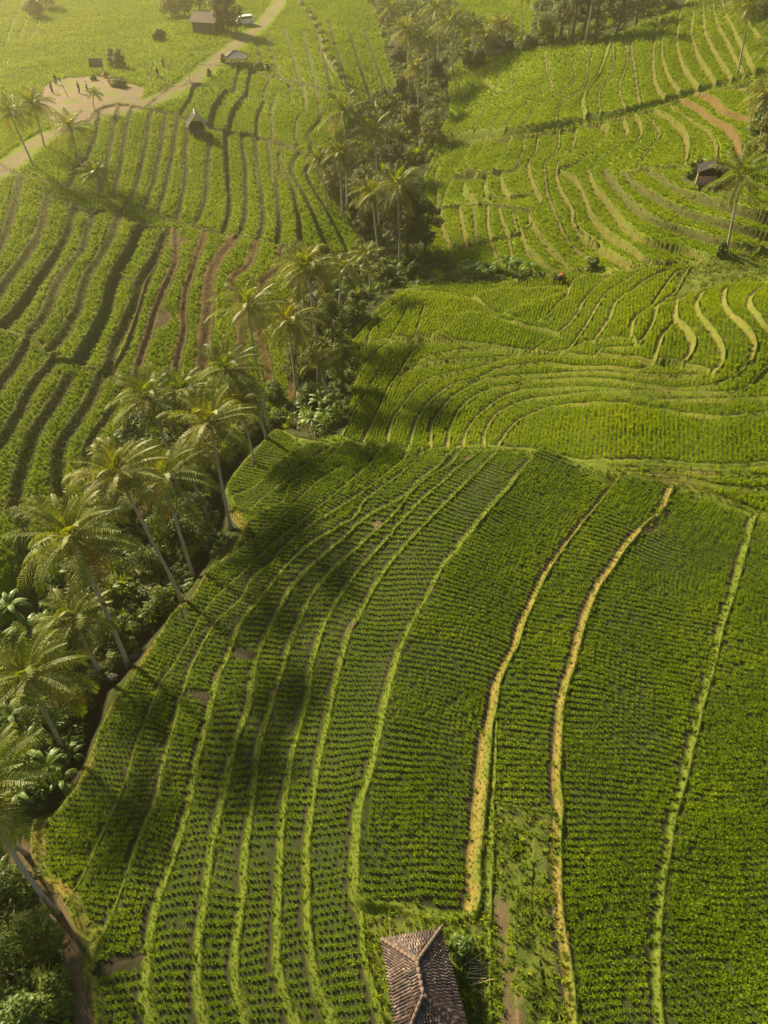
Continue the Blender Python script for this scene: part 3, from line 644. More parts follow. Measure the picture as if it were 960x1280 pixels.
# ------------------------------------------------------------------ stuff scattered through geometry nodes
PROTO = {}
def protos(key, meshes):
    col = bpy.data.collections.new(key)
    for i, me in enumerate(meshes):
        o = bpy.data.objects.new(key, me); col.objects.link(o)
    PROTO[key] = (col, len(meshes))
def scatter(name, pts, key, scl, label=None, rot=None, tilt=None):
    col, nvar = PROTO[key]; n = len(pts); me = bpy.data.meshes.new(name); me.vertices.add(n); me.vertices.foreach_set('co', np.asarray(pts, np.float32).ravel())
    r = rng.random(n)*6.283 if rot is None else rot
    for nm, ty, arr in (('rz', 'FLOAT', r), ('sc', 'FLOAT', scl), ('vi', 'INT', rng.integers(0, nvar, n))):
        a = me.attributes.new(nm, ty, 'POINT'); a.data.foreach_set('value', np.asarray(arr, np.int32 if ty == 'INT' else np.float32))
    o = bpy.data.objects.new(name, me); C.objects.link(o)
    g = bpy.data.node_groups.new(name, 'GeometryNodeTree'); g.interface.new_socket('Geometry', in_out='INPUT', socket_type='NodeSocketGeometry'); g.interface.new_socket('Geometry', in_out='OUTPUT', socket_type='NodeSocketGeometry')
    i = g.nodes.new('NodeGroupInput'); ou = g.nodes.new('NodeGroupOutput'); ip = g.nodes.new('GeometryNodeInstanceOnPoints'); ci = g.nodes.new('GeometryNodeCollectionInfo')
    ci.inputs['Collection'].default_value = col; ci.inputs['Separate Children'].default_value = True; ci.inputs['Reset Children'].default_value = True
    def na(nm, ty): q = g.nodes.new('GeometryNodeInputNamedAttribute'); q.data_type = ty; q.inputs[0].default_value = nm; return q.outputs[0]
    cx = g.nodes.new('ShaderNodeCombineXYZ'); g.links.new(na('rz', 'FLOAT'), cx.inputs[2])
    g.links.new(i.outputs[0], ip.inputs['Points']); g.links.new(ci.outputs[0], ip.inputs['Instance']); ip.inputs['Pick Instance'].default_value = True
    g.links.new(na('vi', 'INT'), ip.inputs['Instance Index']); g.links.new(cx.outputs[0], ip.inputs['Rotation']); g.links.new(na('sc', 'FLOAT'), ip.inputs['Scale']); g.links.new(ip.outputs[0], ou.inputs[0])
    md = o.modifiers.new('scatter', 'NODES'); md.node_group = g; o['kind'] = 'stuff'
    if label: o['label'] = label
    return o
R = random.Random(3)
def tuft(nb, h, spread, w_, mat, droop=.35, name='tuft'):
    mb = MB()
    for i in range(nb):
        a = R.random()*6.283; lean = R.uniform(.15, 1)*spread; hh = h*R.uniform(.7, 1.1); wx = w_*R.uniform(.7, 1.2); dx, dy = math.cos(a), math.sin(a); px, py = -dy*wx/2, dx*wx/2; bx, by = dx*spread*.12*R.random(), dy*spread*.12*R.random()
        p0 = (bx, by, -.03); p1 = (bx+dx*lean*.45, by+dy*lean*.45, hh*.75); p2 = (bx+dx*lean, by+dy*lean, hh*(1-droop*R.random()))
        mb.add([(p0[0]-px*.6, p0[1]-py*.6, p0[2]), (p0[0]+px*.6, p0[1]+py*.6, p0[2]), (p1[0]+px, p1[1]+py, p1[2]), (p1[0]-px, p1[1]-py, p1[2]), (p2[0]+px*.2, p2[1]+py*.2, p2[2]), (p2[0]-px*.2, p2[1]-py*.2, p2[2])], [(0, 1, 2, 3), (3, 2, 4, 5)])
    return mb.mesh(name, mat)
protos('rice_plant_near', [tuft(30, .30, .185, .028, M['rice_near']) for _ in range(5)])
protos('rice_plant_knoll', [tuft(18, .40, .17, .034, M['rice_lush']) for _ in range(5)])
protos('rice_clump', [tuft(26, .34, .25, .030, M['rice_lush']) for _ in range(5)])
protos('grass_tuft', [tuft(12, .15, .13, .022, M['bundgrass'], name='grass') for _ in range(4)])
protos('dry_tuft', [tuft(12, .15, .14, .022, M['drygrass'], name='grass') for _ in range(4)])
protos('weed_tuft', [tuft(14, .38, .28, .035, M['bundgrass'], .6, name='weed') for _ in range(3)]+[tuft(14, .34, .26, .04, M['rice_lush'], .6, name='weed') for _ in range(2)])

def lattice(mask_fn, dx, dy, ang, jit, box, spac_noise=True):
    c, s = math.cos(ang), math.sin(ang); x0, x1, y0, y1 = box; Rr = max(x1-x0, y1-y0); cx, cy = (x0+x1)/2, (y0+y1)/2
    a = np.arange(-Rr, Rr, dx); b = np.arange(-Rr, Rr, dy); A, B = np.meshgrid(a, b); A = A.ravel(); B = B.ravel()
    wv = vnoise(A, B, 9., 61)*.7; wv2 = vnoise(A, B, 5., 62)*.9
    A = A+wv+rng.normal(0, jit*dx, A.shape); B = B+wv2+rng.normal(0, jit*dy, B.shape)
    x = cx+A*c-B*s; y = cy+A*s+B*c; ok = (x > x0) & (x < x1) & (y > y0) & (y < y1); x, y = x[ok], y[ok]; return x, y
BL = {k: near for k in ()}
noplant = (NOLEV | MASK['yard'] | MASK['weed'] | (road > .2) | (dirt > .35) | (DP < .8) | (DR < 2.2) | (mud_shade > .55) | ((LID >= 0) & (DIST < .02)))
IN = {'near': RG['near'] & ~noplant, 'knoll': RG['knoll'] & ~noplant & ~((LID >= 0) & (DIST < .12) & (SM > -9) & (SM < 0)), 'hill': LH & ~noplant & ~((LID >= 0) & (DIST < .14) & (GX > -5))}
def keep(x, y, m, pad=40):
    u, v = xy2uv(x, y); ok = (u > -pad-160) & (u < 1330+pad) & (v < 1390) & (y > 1); ok[ok] = near(m, u[ok], v[ok]); return ok
# near field: one polar lattice per plot, rows across the plot, columns along the bunds
pts = []; 
CX, CY = 54., 10.
th = np.arange(math.radians(90), math.radians(215), .0)if False else None
labs = [k for k in range(1, NL_) if CW[k] > 4]
xy_near = []
def cells_of(region):
    lab = LAB[region]; return [k for k in np.unique(lab) if k > 0 and (lab == k).sum() > 150]
subR = IN['near']
for k in cells_of(subR):
    mk = subR & (LAB == k); xs, ys = GX[mk], GY[mk]; r = np.hypot(xs-CX, ys-CY); t = np.arctan2(ys-CY, xs-CX) % (2*math.pi); r0 = r.mean()
    dr = .235; dt = .31/r0
    rr = np.arange(r.min(), r.max(), dr); tt = np.arange(t.min(), t.max(), dt)
    if len(rr)*len(tt) > 400000: continue
    A, B = np.meshgrid(rr, tt); A = A.ravel(); B = B.ravel(); 
    wob1 = vnoise(A, B*r0, 2.6, 70+k % 17)*.55; wob2 = vnoise(A, B*r0, 3.2, 90+k % 13)*.7+vnoise(A, B*r0, .9, 7)*.10
    A = A+wob1+rng.normal(0, .020, A.shape); B = B+(wob2+rng.normal(0, .020, B.shape))/r0
    x = CX+A*np.cos(B); y = CY+A*np.sin(B); u, v = xy2uv(x, y); ok = (u > -120) & (u < 1400) & (v < 1390) & (y > 1); x, y, u, v = x[ok], y[ok], u[ok], v[ok]
    ok = near(mk, u, v); xy_near.append(np.stack([x[ok], y[ok]], 1))
xy = np.vstack(xy_near); u, v = xy2uv(xy[:, 0], xy[:, 1]); sp_ = near(sparse, u, v)
kp = rng.random(len(xy)) > .015+.12*sp_; xy = xy[kp]; sp_ = sp_[kp]
z = ground(xy[:, 0], xy[:, 1]); big = vnoise(xy[:, 0], xy[:, 1], 5., 50)
scatter('rice_crop_in_rows', np.column_stack([xy, z]), 'rice_plant_near', (.98+.3*big-.30*sp_)*rng.uniform(.8, 1.15, len(xy)), 'young rice plants in neat rows on the near terraces'); n_near = len(xy)
# knoll
x, y = lattice(None, .31, .23, -.26, .12, (-12, 95, 28, 95)); ok = keep(x, y, IN['knoll']); x, y = x[ok], y[ok]
scatter('rice_crop_on_knoll', np.column_stack([x, y, ground(x, y)]), 'rice_plant_knoll', (1.1+.35*vnoise(x, y, 4., 51))*rng.uniform(.75, 1.2, len(x)), 'rice plants filling the curved terraces of the middle knoll'); n_kn = len(x)
# hills
hx = []; 
for (b, dx) in (((-110, 0, 15, 75), .27), ((-110, 140, 75, 130), .33), ((0, 140, 50, 75), .29), ((-160, 180, 130, 260), .55)):
    x, y = lattice(None, dx, dx, .3, .28, b); ok = keep(x, y, IN['hill']); 
    if b[2] == 15: ok &= x < 20
    hx.append(np.column_stack([x[ok], y[ok], np.full(ok.sum(), dx/.31)]))
hx = np.vstack(hx); x, y = hx[:, 0], hx[:, 1]
scatter('rice_crop_on_hillsides', np.column_stack([x, y, ground(x, y)]), 'rice_clump', np.minimum(hx[:, 2], 1.5)*(1.0+.35*vnoise(x, y, 3., 52))*rng.uniform(.7, 1.2, len(x)), 'dense bright green rice on the left and right hillsides'); n_hill = len(x)
# grass along bunds
bm = (LID >= 0) & (DIST < -.03) & (mud_shade < .4) & (soil < .5)
bmh = (LID >= 0) & (DIST < .03) & (KG != 7) & (soil < .9)
x, y = lattice(None, .30, .30, .5, .45, (-110, 110, 15, 130)); ok = keep(x, y, bmh & LH); x, y = x[ok], y[ok]; hk = rng.random(len(x)) < np.where(near(soil, *xy2uv(x, y)) > .3, .35, .8); x, y = x[hk], y[hk]; cg = vnoise(x, y, 1.6, 93)+rng.normal(0, .2, len(x)) > .12; sg = np.where(x < 0, rng.uniform(.8, 1.3, len(x)), rng.uniform(.9, 1.7, len(x))); P3 = np.column_stack([x, y, ground(x, y)])
scatter('hill_bund_grass', P3[~cg], 'grass_tuft', sg[~cg], 'grass hanging over the terrace edges of the hillsides'); scatter('dry_hill_bund_grass', P3[cg], 'dry_tuft', sg[cg]*.8, 'patches of dry grass on the terrace edges of the hillsides')
x, y = lattice(None, .17, .17, .5, .45, (-40, 60, 4, 48)); ok = keep(x, y, bm & ~RG['knoll']); x, y = x[ok], y[ok]; z = ground(x, y)
dv = near(dry, *xy2uv(x, y)); dk = dv > .35; scatter('dry_bund_grass', np.column_stack([x, y, z])[dk], 'dry_tuft', rng.uniform(.4, 1.0, dk.sum()), 'dry yellow grass along the sunlit bunds'); x, y, z = x[~dk], y[~dk], z[~dk]
scatter('bund_grass', np.column_stack([x, y, z]), 'grass_tuft', rng.uniform(.5, 1.1, len(x)), 'short yellowish grass along the terrace bunds'); n_b = len(x)
gm = (MASK['yard'] | MASK['weed'] | MASK['topslope'] | MASK['wild_tr']) & (dirt < .3)
x, y = lattice(None, .19, .19, .5, .45, (-10, 140, 1, 150)); ok = keep(x, y, gm); ok &= (rng.random(len(x)) < .75+vnoise(x, y, 1.2, 53)*1.5) ; ok &= (y < 40) | (rng.random(len(x)) < .5); x, y = x[ok], y[ok]
scatter('wild_grass', np.column_stack([x, y, ground(x, y)]), 'weed_tuft', rng.uniform(.35, 1.0, len(x)), 'rough grass and weeds around the tiled hut and on banks')
print('scatter', n_near, n_kn, n_hill, n_b, time.time()-T0)
# ------------------------------------------------------------------ palms
def frond(mb, az, el, L_, droop, R_, leaf=.80, mi=0, nst=30, wl=.068, ribmi=1):
    pts = []; p = Vector((0, 0, 0)); e = el; n = 12
    bend = R_.uniform(-.25, .25)
    for i in range(n+1):
        pts.append(p.copy()); a = az+bend*(i/n)**2
        d = Vector((math.cos(e)*math.cos(a), math.cos(e)*math.sin(a), math.sin(e))); p = p+d*(L_/n); e -= droop/n*(.5+1.1*i/n)
    mb.tube([pts[i] for i in range(0, n+1, 2)], [.045, .035, .028, .02, .014, .009, .005], 4, ribmi, False)
    up = Vector((0, 0, 1))
    for k in range(nst):
        t = .16+.83*k/(nst-1); f = t*n; i = min(int(f), n-1); q = pts[i].lerp(pts[i+1], f-i); fw = (pts[i+1]-pts[i]).normalized()
        side = fw.cross(up); side = side.normalized() if side.length > .05 else Vector((-math.sin(az), math.cos(az), 0)); nrm = side.cross(fw).normalized()
        prof = leaf*(math.sin(math.pi*min(1, t*.80+.13))**.6)*(1 if t < .85 else 1-(t-.85)*3.0)
        for s in (-1, 1):
            l = prof*R_.uniform(.8, 1.12); dr = R_.uniform(.15, .95); dirv = (side*s*.86+fw*R_.uniform(.35, .6)+nrm*.22).normalized(); mid = q+dirv*l*.5; tip = q+dirv*l*.93-up*l*dr
            w2 = fw*wl*.5+nrm*wl*.15*s
            mb.add([q-w2*.6, q+w2*.6, mid+w2, mid-w2, tip+w2*.25, tip-w2*.25], [(0, 1, 2, 3), (3, 2, 4, 5)], mi)
PR = random.Random(11)
def crown_meshes(nf, L_, seed, lush=False):
    r = random.Random(seed); g = MB(); o = MB(); c = MB()
    for i in range(nf):
        f = i/nf; az = i*2.399963+r.uniform(-.25, .25); el = math.radians(82-104*f**.85+r.uniform(-8, 8)); frond(g, az, el, L_*(.72+.30*min(1, f*2.4))*r.uniform(.92, 1.08), math.radians(r.uniform(52, 92)*(1-.25*f)), r)
    for i in range(r.randint(5, 8)):
        frond(o, r.random()*6.283, math.radians(r.uniform(-52, -15)), L_*r.uniform(.7, .95), math.radians(r.uniform(25, 55)), r, .62, 0, 16, .05, 1)
    g.tube([(0, 0, -.35), (0, 0, .1), (0, 0, .5)], [.16, .15, .05], 7, 1)
    for i in range(r.randint(5, 9)):
        a = r.random()*6.283; c.ball((math.cos(a)*.26, math.sin(a)*.26, -.22-r.random()*.25), .13, 0, 7, (1, 1, 1.2))
    for i in range(3):
        a = r.random()*6.283; pts = [(0, 0, -.1), (math.cos(a)*.3, math.sin(a)*.3, .05), (math.cos(a)*.5, math.sin(a)*.5, -.35)]; c.tube(pts, [.02, .018, .01], 4)
    gm = [M['frond_young'] if lush else M['frond'], M['petiole']]
    return g.mesh('crown', gm), o.mesh('old_fronds', [M['frond_old'], M['petiole']]), c.mesh('coconuts', M['coco'], True)
CROWNS = [crown_meshes(28, 3.7, 1), crown_meshes(24, 4.0, 2), crown_meshes(30, 3.5, 3), crown_meshes(22, 3.9, 4), crown_meshes(17, 2.9, 5, True), crown_meshes(27, 3.6, 6, True)]
def palm(cr, base, var, label, group, sc=1., old=True, nuts=True, bend=.0, hmax=None, cat='palm'):
    B = at(*base); d = Vector(ray(*cr)); cx = Vector((0, 0, CAM_H))
    # height at which the line of sight to the crown passes closest above the foot of the palm
    dh = Vector((d.x, d.y)); t = (B.x*dh.x+B.y*dh.y)/dh.length_squared; top = cx+d*t
    if hmax and top.z-B.z > hmax: top.z = B.z+hmax
    H = top-B; root = thing('coconut_palm', label, cat, B-Vector((0, 0, .15)), 0, group)
    r = random.Random(int(cr[0]*31+cr[1])); n = 9; pts = []; rad = []; side = Vector((-H.y, H.x, 0)); 
    bx = r.uniform(-.5, .5)+bend
    for i in range(n+1):
        f = i/n; q = Vector((H.x*f**1.35, H.y*f**1.35, (H.z+.15)*f))+Vector((bx, r.uniform(-.05, .05), 0))*math.sin(math.pi*f)*.5; pts.append(q); rad.append((.24 if i == 0 else .155-.055*f)*min(1.15, max(.6, sc)))
    mb = MB(); mb.tube(pts, rad, 8); mb.obj('trunk', M['trunk'], root, True)
    g, o, c = CROWNS[var]
    tilt = (pts[-1]-pts[-2]).normalized(); qt = tilt.to_track_quat('Z', 'Y').to_euler(); rz = r.random()*6.28
    def put(nm, me):
        ob = mobj(nm, me, root); ob.location = pts[-1]; ob.rotation_euler = (Quaternion((0, 0, 1), 0).slerp(tilt.to_track_quat('Z', 'Y'), .5) @ Quaternion((0, 0, 1), rz)).to_euler(); ob.scale = (sc, sc, sc); return ob
    put('crown', g)
    if old: put('old_fronds', o)
    if nuts: put('coconuts', c)
    return root
G1 = 'coconut palms along the ravine'; G2 = 'coconut palms in the upper ravine'; G3 = 'coconut palms by the road'; G4 = 'coconut palms at the head of the valley'; G5 = 'coconut palms on the right slope'
PALMS = [
 ((90, 672), (160, 832), 0, 'large leaning palm with an orange dead frond, its foot at the lower ravine edge', G1, 1.08),
 ((92, 772), (124, 838), 4, 'short bright green young palm below the large leaning palm', G1, 1.0),
 ((33, 845), (80, 938), 1, 'palm with curved pale trunk and reddish drooping frond at the left side', G1, .98),
 ((-28, 985), (72, 1142), 2, 'strongly leaning palm whose long trunk crosses the dirt path in the lower left corner', G1, .85),
 ((-45, 1030), (33, 1068), 3, 'second leaning palm over the dirt path, mostly outside the left edge', G1, .75),
 ((205, 598), (243, 724), 1, 'tall palm with a pale trunk ending beside the round green bush', G1, 1.0),
 ((262, 528), (289, 662), 3, 'tall palm whose straight trunk stands on the grassy corner of the near field', G1, 1.0),
 ((146, 592), (228, 752), 5, 'palm leaning left with bushy crown, left neighbour of the palm above the round bush', G1, .92),
 ((184, 498), (222, 610), 0, 'palm with yellow drooping frond tips at the left of the upper cluster', G1, .95),
 ((228, 492), (262, 620), 2, 'palm in the middle of the upper cluster with narrow upright fronds', G1, .85),
 ((283, 462), (334, 548), 3, 'palm with wide spreading crown above the bend of the ravine', G1, 1.0),
 ((310, 385), (338, 540), 1, 'tall palm in front of the bare brown risers', G1, .95),
 ((360, 402), (371, 492), 5, 'palm with curved white streaked trunk beside the bare risers', G1, .92),
 ((384, 335), (398, 478), 2, 'brown fringed palm at the foot of the bright upper block of terraces', G1, 1.0),
 ((428, 338), (426, 425), 4, 'yellow green palm near the stream above the knoll', G1, .95),
 ((232, 575), (268, 668), 4, 'small palm half hidden between two tall trunks', G1, .85),
 ((396, 452), (410, 505), 4, 'small palm beside the dark leafy slope', G1, .75),
 ((300, 505), (318, 580), 5, 'palm with orange leaflets over the shady stream bend', G1, .75),
 ((375, 330), (385, 420), 0, 'palm with hanging dry fronds next to the brown fringed one', G1, .85),
 ((458, 318), (462, 372), 4, 'short yellow palm at the narrowest part of the ravine', G1, .8),
 ((430, 140), (434, 262), 0, 'tall palm standing highest in the upper ravine clump', G2, 1.05),
 ((424, 192), (428, 268), 2, 'palm with dull brown skirt under the highest palm', G2, .95),
 ((468, 165), (474, 285), 3, 'palm beside the dark round tree of the upper ravine', G2, .95),
 ((498, 232), (500, 330), 1, 'palm with erect dark fronds in front of the dark round tree', G2, 1.0),
 ((466, 242), (474, 322), 5, 'bushy yellow green palm left of the erect dark one', G2, .9),
 ((400, 200), (410, 262), 2, 'leftmost palm of the upper ravine clump at the field edge', G2, .7),
 ((507, 38), (512, 112), 0, 'palm on the left of the valley head group', G4, .95),
 ((534, 50), (534, 112), 2, 'palm in front of the valley head group with visible thin trunk', G4, .95),
 ((566, 28), (566, 90), 1, 'palm with wide crown on the right of the valley head group', G4, 1.05),
 ((545, 12), (548, 80), 3, 'palm rising behind the valley head group at the top edge', G4, .95),
 ((606, 44), (606, 80), 4, 'low palm right of the valley head group', G4, 1.0),
 ((627, 32), (628, 66), 5, 'low palm beside the dark roofed hut at the valley head', G4, .95),
 ((592, 30), (594, 76), 2, 'palm squeezed behind the low palms at the valley head', G4, .8),
 ((520, 85), (522, 140), 5, 'yellowish palm at the bottom of the valley head group', G4, .75),
 ((490, 12), (494, 80), 1, 'hazy palm left behind the valley head group', G4, .9),
 ((12, 142), (42, 208), 1, 'leftmost leaning palm beside the dirt road', G3, .82),
 ((40, 130), (56, 184), 0, 'tallest palm beside the dirt road with upright fronds', G3, .85),
 ((88, 160), (104, 214), 3, 'palm with wide crown between the road and the terraces', G3, .88),
 ((120, 216), (121, 242), 4, 'dwarf yellow palm on the path below the road', G3, .85),
 ((118, 117), (119, 138), 4, 'tiny palm at the edge of the dirt clearing', G3, .5),
 ((928, 220), (908, 317), 1, 'palm with white drooping fronds and thin trunk beside the small shack', G5, .92),
 ((936, 8), (921, 94), 0, 'tall thin palm rooted by the diagonal ditch on the upper right', G5, .8),
 ((957, 122), (950, 178), 5, 'palm with yellow fronds at the right edge of the upper slope', G5, .85),
 ((968, 62), (966, 120), 2, 'palm with orange tinted fronds partly outside the upper right edge', G5, .85),
 ((652, -8), (653, 62), 3, 'very slender tall palm whose trunk alone shows at the top', G4, .7),
]
for cr, ba, va, lb, g, sc in PALMS:
    palm(cr, ba, va, lb, g, sc, old=(va not in (4,)), nuts=sc > .8, hmax=14)

# ------------------------------------------------------------------ broadleaf trees and bushes
def leafquad(mb, p, n, size, R_, mi=0):
    n = n.normalized(); a = n.orthogonal().normalized(); a = (Quaternion(n, R_.random()*6.28) @ a); b = n.cross(a); s = size*R_.uniform(.6, 1.3)
    mb.add([p-a*s, p-b*s*.42, p+a*s, p+b*s*.42], [(0, 1, 2, 3)], mi)
def crown_clumps(mb, clumps, nleaf, size, R_):
    tot = sum(c[1]**2 for c in clumps)
    for c, r, sq in clumps:
        for _ in range(int(nleaf*r*r/tot)):
            d = Vector((R_.gauss(0, 1), R_.gauss(0, 1), R_.gauss(0, 1))).normalized(); rr = r*(R_.random()**.28)*R_.uniform(.8, 1.15); p = c+Vector((d.x*rr, d.y*rr, d.z*rr*sq))
            leafquad(mb, p, d*.5+Vector((R_.uniform(-.6, .6), R_.uniform(-.6, .6), R_.uniform(.1, 1.2))), size, R_)
def tree(name, base, h, cr, mat, label, group=None, nleaf=1500, size=.2, cat='tree', slim=1., trunkh=.35, seed=None, off=(0, 0)):
    B = at(*base) if len(base) == 2 else Vector(base); R_ = random.Random(seed or int(base[0]*7+base[1]*3)); root = thing(name, label, cat, B-Vector((0, 0, .1)), 0, group)
    B0 = Vector((0, 0, 0)); tr = MB(); top = Vector((off[0]+R_.uniform(-.1, .1)*h, off[1], h*.8)); tr.tube([B0, B0.lerp(top, .4)+Vector((R_.uniform(-.1, .1), 0, 0)), top], [max(.05, h*.030), h*.022, h*.008], 6)
    clumps = []; nc = max(5, int(7+cr*2.2))
    for i in range(nc):
        a = i*2.4+R_.random(); f = i/nc; zz = h*(trunkh+(1-trunkh)*f); rad = cr*math.sin(math.pi*min(.96, f*.78+.2))*R_.uniform(.35, .85)*slim; c = Vector((math.cos(a)*rad+off[0]*f, math.sin(a)*rad+off[1]*f, zz-cr*.2)); r = cr*R_.uniform(.30, .52); clumps.append((c, r, .8))
        if h > 2.0: tr.tube([top*(.35+.5*f), top*(.35+.5*f)*.5+c*.5+Vector((0, 0, .1)), c], [h*.012, h*.008, h*.003], 5)
    tr.obj('trunk', M['bark'], root, True); mb = MB(); crown_clumps(mb, clumps, nleaf, size, R_); mb.obj('crown', mat, root); return root
T = tree
T('round_bush', (200, 762), 2.3, 1.25, M['bush'], 'round dark green bush with glossy leaves in the ravine below the tall pale trunk', None, 2200, .11, 'bush', 1, .15)
T('round_bush', (168, 812), 1.2, .6, M['bushlight'], 'small light green bush beside the stream near the foot of the large leaning palm', None, 700, .10, 'bush', 1, .1)
T('round_bush', (576, 1188), 1.2, .68, M['bushlight'], 'leafy green bush on the grass right of the tiled hut', None, 1100, .09, 'bush', 1, .1)
T('leafy_tree', (252, 672), 5.0, 1.9, M['bush'], 'loose leafy tree filling the gap between the two tall palm trunks', None, 2400, .14)
T('leafy_tree', (212, 668), 3.6, 1.4, M['bush'], 'dense small tree under the palms left of the loose leafy one', None, 1800, .14)
T('dark_tree', (508, 322), 9.5, 3.2, M['darktree'], 'largest dark round tree in the upper ravine', None, 4200, .2)
T('dark_tree', (530, 318), 7.0, 2.2, M['darktree'], 'dark tree at the right edge of the upper ravine clump', None, 2400, .2)
T('dark_tree', (488, 215), 6.5, 2.6, M['darktree'], 'dark crown behind the palms of the upper ravine', None, 2600, .2)
T('dark_tree', (540, 182), 5.5, 2.1, M['olivetree'], 'olive tree with feathery top at the upper end of the ravine', None, 2200, .18)
T('dark_tree', (285, 42), 8.0, 3.4, M['darktree'], 'big dark round tree beside the pale roofed building', None, 4200, .26)
T('dark_tree', (430, 492), 6.0, 1.8, M['bush'], 'blue green tree on the bank left of the knoll terraces', None, 2400, .15)
T('dark_tree', (418, 440), 6.5, 1.7, M['bush'], 'slim dark tree behind the blue green one', None, 2000, .15)
for i, (b, h, r_, lb) in enumerate([((215, 22), 5.5, 2.8, 'hazy grey green tree at the left end of the row behind the pale roof'), ((232, 22), 6.5, 2.8, 'hazy tree in the middle of the row behind the pale roof'), ((250, 15), 7.0, 3.0, 'tall hazy tree next to the big dark round tree'),
                                   ((200, 52), 2.4, 1.4, 'low bush at the end of the hazy tree row'), ((58, 10), 5.5, 3.0, 'hazy purple grey tree on the upper left field'), ((45, 22), 4.0, 2.2, 'lower bushy tree left on the upper left field')]):
    T('hazy_tree', b, h, r_, M['olivetree'], lb, 'hazy trees of the upper left', 1500, .28)
for i, (b, h, r_, mt, lb) in enumerate([((700, 52), 10, 2.2, 'darktree', 'dark tall tree at the left of the upper right grove'), ((714, 54), 12, 2.3, 'darktree', 'darkest tall tree of the upper right grove'), ((744, 50), 11, 2.6, 'olivetree', 'olive tall tree right of the pale trunk in the grove'),
                                       ((727, 50), 11, 2.0, 'darktree', 'dark tree just behind the pale trunk'), ((680, 56), 4.5, 2.0, 'olivetree', 'sunlit bushy tree on the left margin of the grove'), ((770, 44), 8, 3.0, 'darktree', 'broad shaded tree below the wooded slope'),
                                       ((795, 32), 7, 3.0, 'darktree', 'shaded tree where the grove meets the terraces'), ((760, 12), 8, 3.4, 'olivetree', 'olive tree on the wooded slope at the top edge'), ((815, 12), 7, 3.0, 'olivetree', 'rounded tree rightmost on the wooded slope'),
                                       ((664, 58), 2.5, 1.6, 'bushlight', 'pale bush at the foot of the grove'), ((585, 84), 3.5, 2.2, 'bush', 'dense bush under the wide crowned valley head palm'), ((600, 82), 3.0, 1.8, 'bush', 'round bush under the low valley head palms'), ((635, 66), 2.6, 1.6, 'olivetree', 'yellowish shrub by the dark roofed hut'),
                                       ((478, 30), 7, 3.4, 'olivetree', 'hazy brown tree left behind the valley head palms'), ((468, 10), 7, 3.4, 'olivetree', 'hazy tree at the top edge left of the palms'), ((500, 118), 4, 2.2, 'olivetree', 'brownish tree under the valley head palms'), ((514, 160), 4.5, 2.0, 'olivetree', 'feathery shrub where the ravine narrows'),
                                       ((500, 80), 4, 2.2, 'darktree', 'dark undergrowth tree amid the valley head trunks'), ((545, 100), 4, 2.2, 'darktree', 'shaded tree right amid the valley head trunks')]):
    T('grove_tree', b, h*(.8 if b[0] < 670 else 1), r_*(.78 if b[0] < 670 else 1), M[mt], lb, 'trees at the head of the valley', 1500, .22)
mb = MB(); B = at(731, 57); root = thing('bare_trunk_tree', 'slim tree with a long pale bare trunk in front of the grove', 'tree', B, 0); mb.tube([(0, 0, -.2), (.1, 0, 6), (.5, 0, 12.5)], [.24, .18, .12], 7); mb.obj('trunk', M['trunk'], root, True); mb = MB(); crown_clumps(mb, [(Vector((.5+math.cos(i)*1.2, math.sin(i)*1.2, 12.8+i*.25)), 1.1, .7) for i in range(5)], 900, .2, R); mb.obj('crown', M['olivetree'], root)
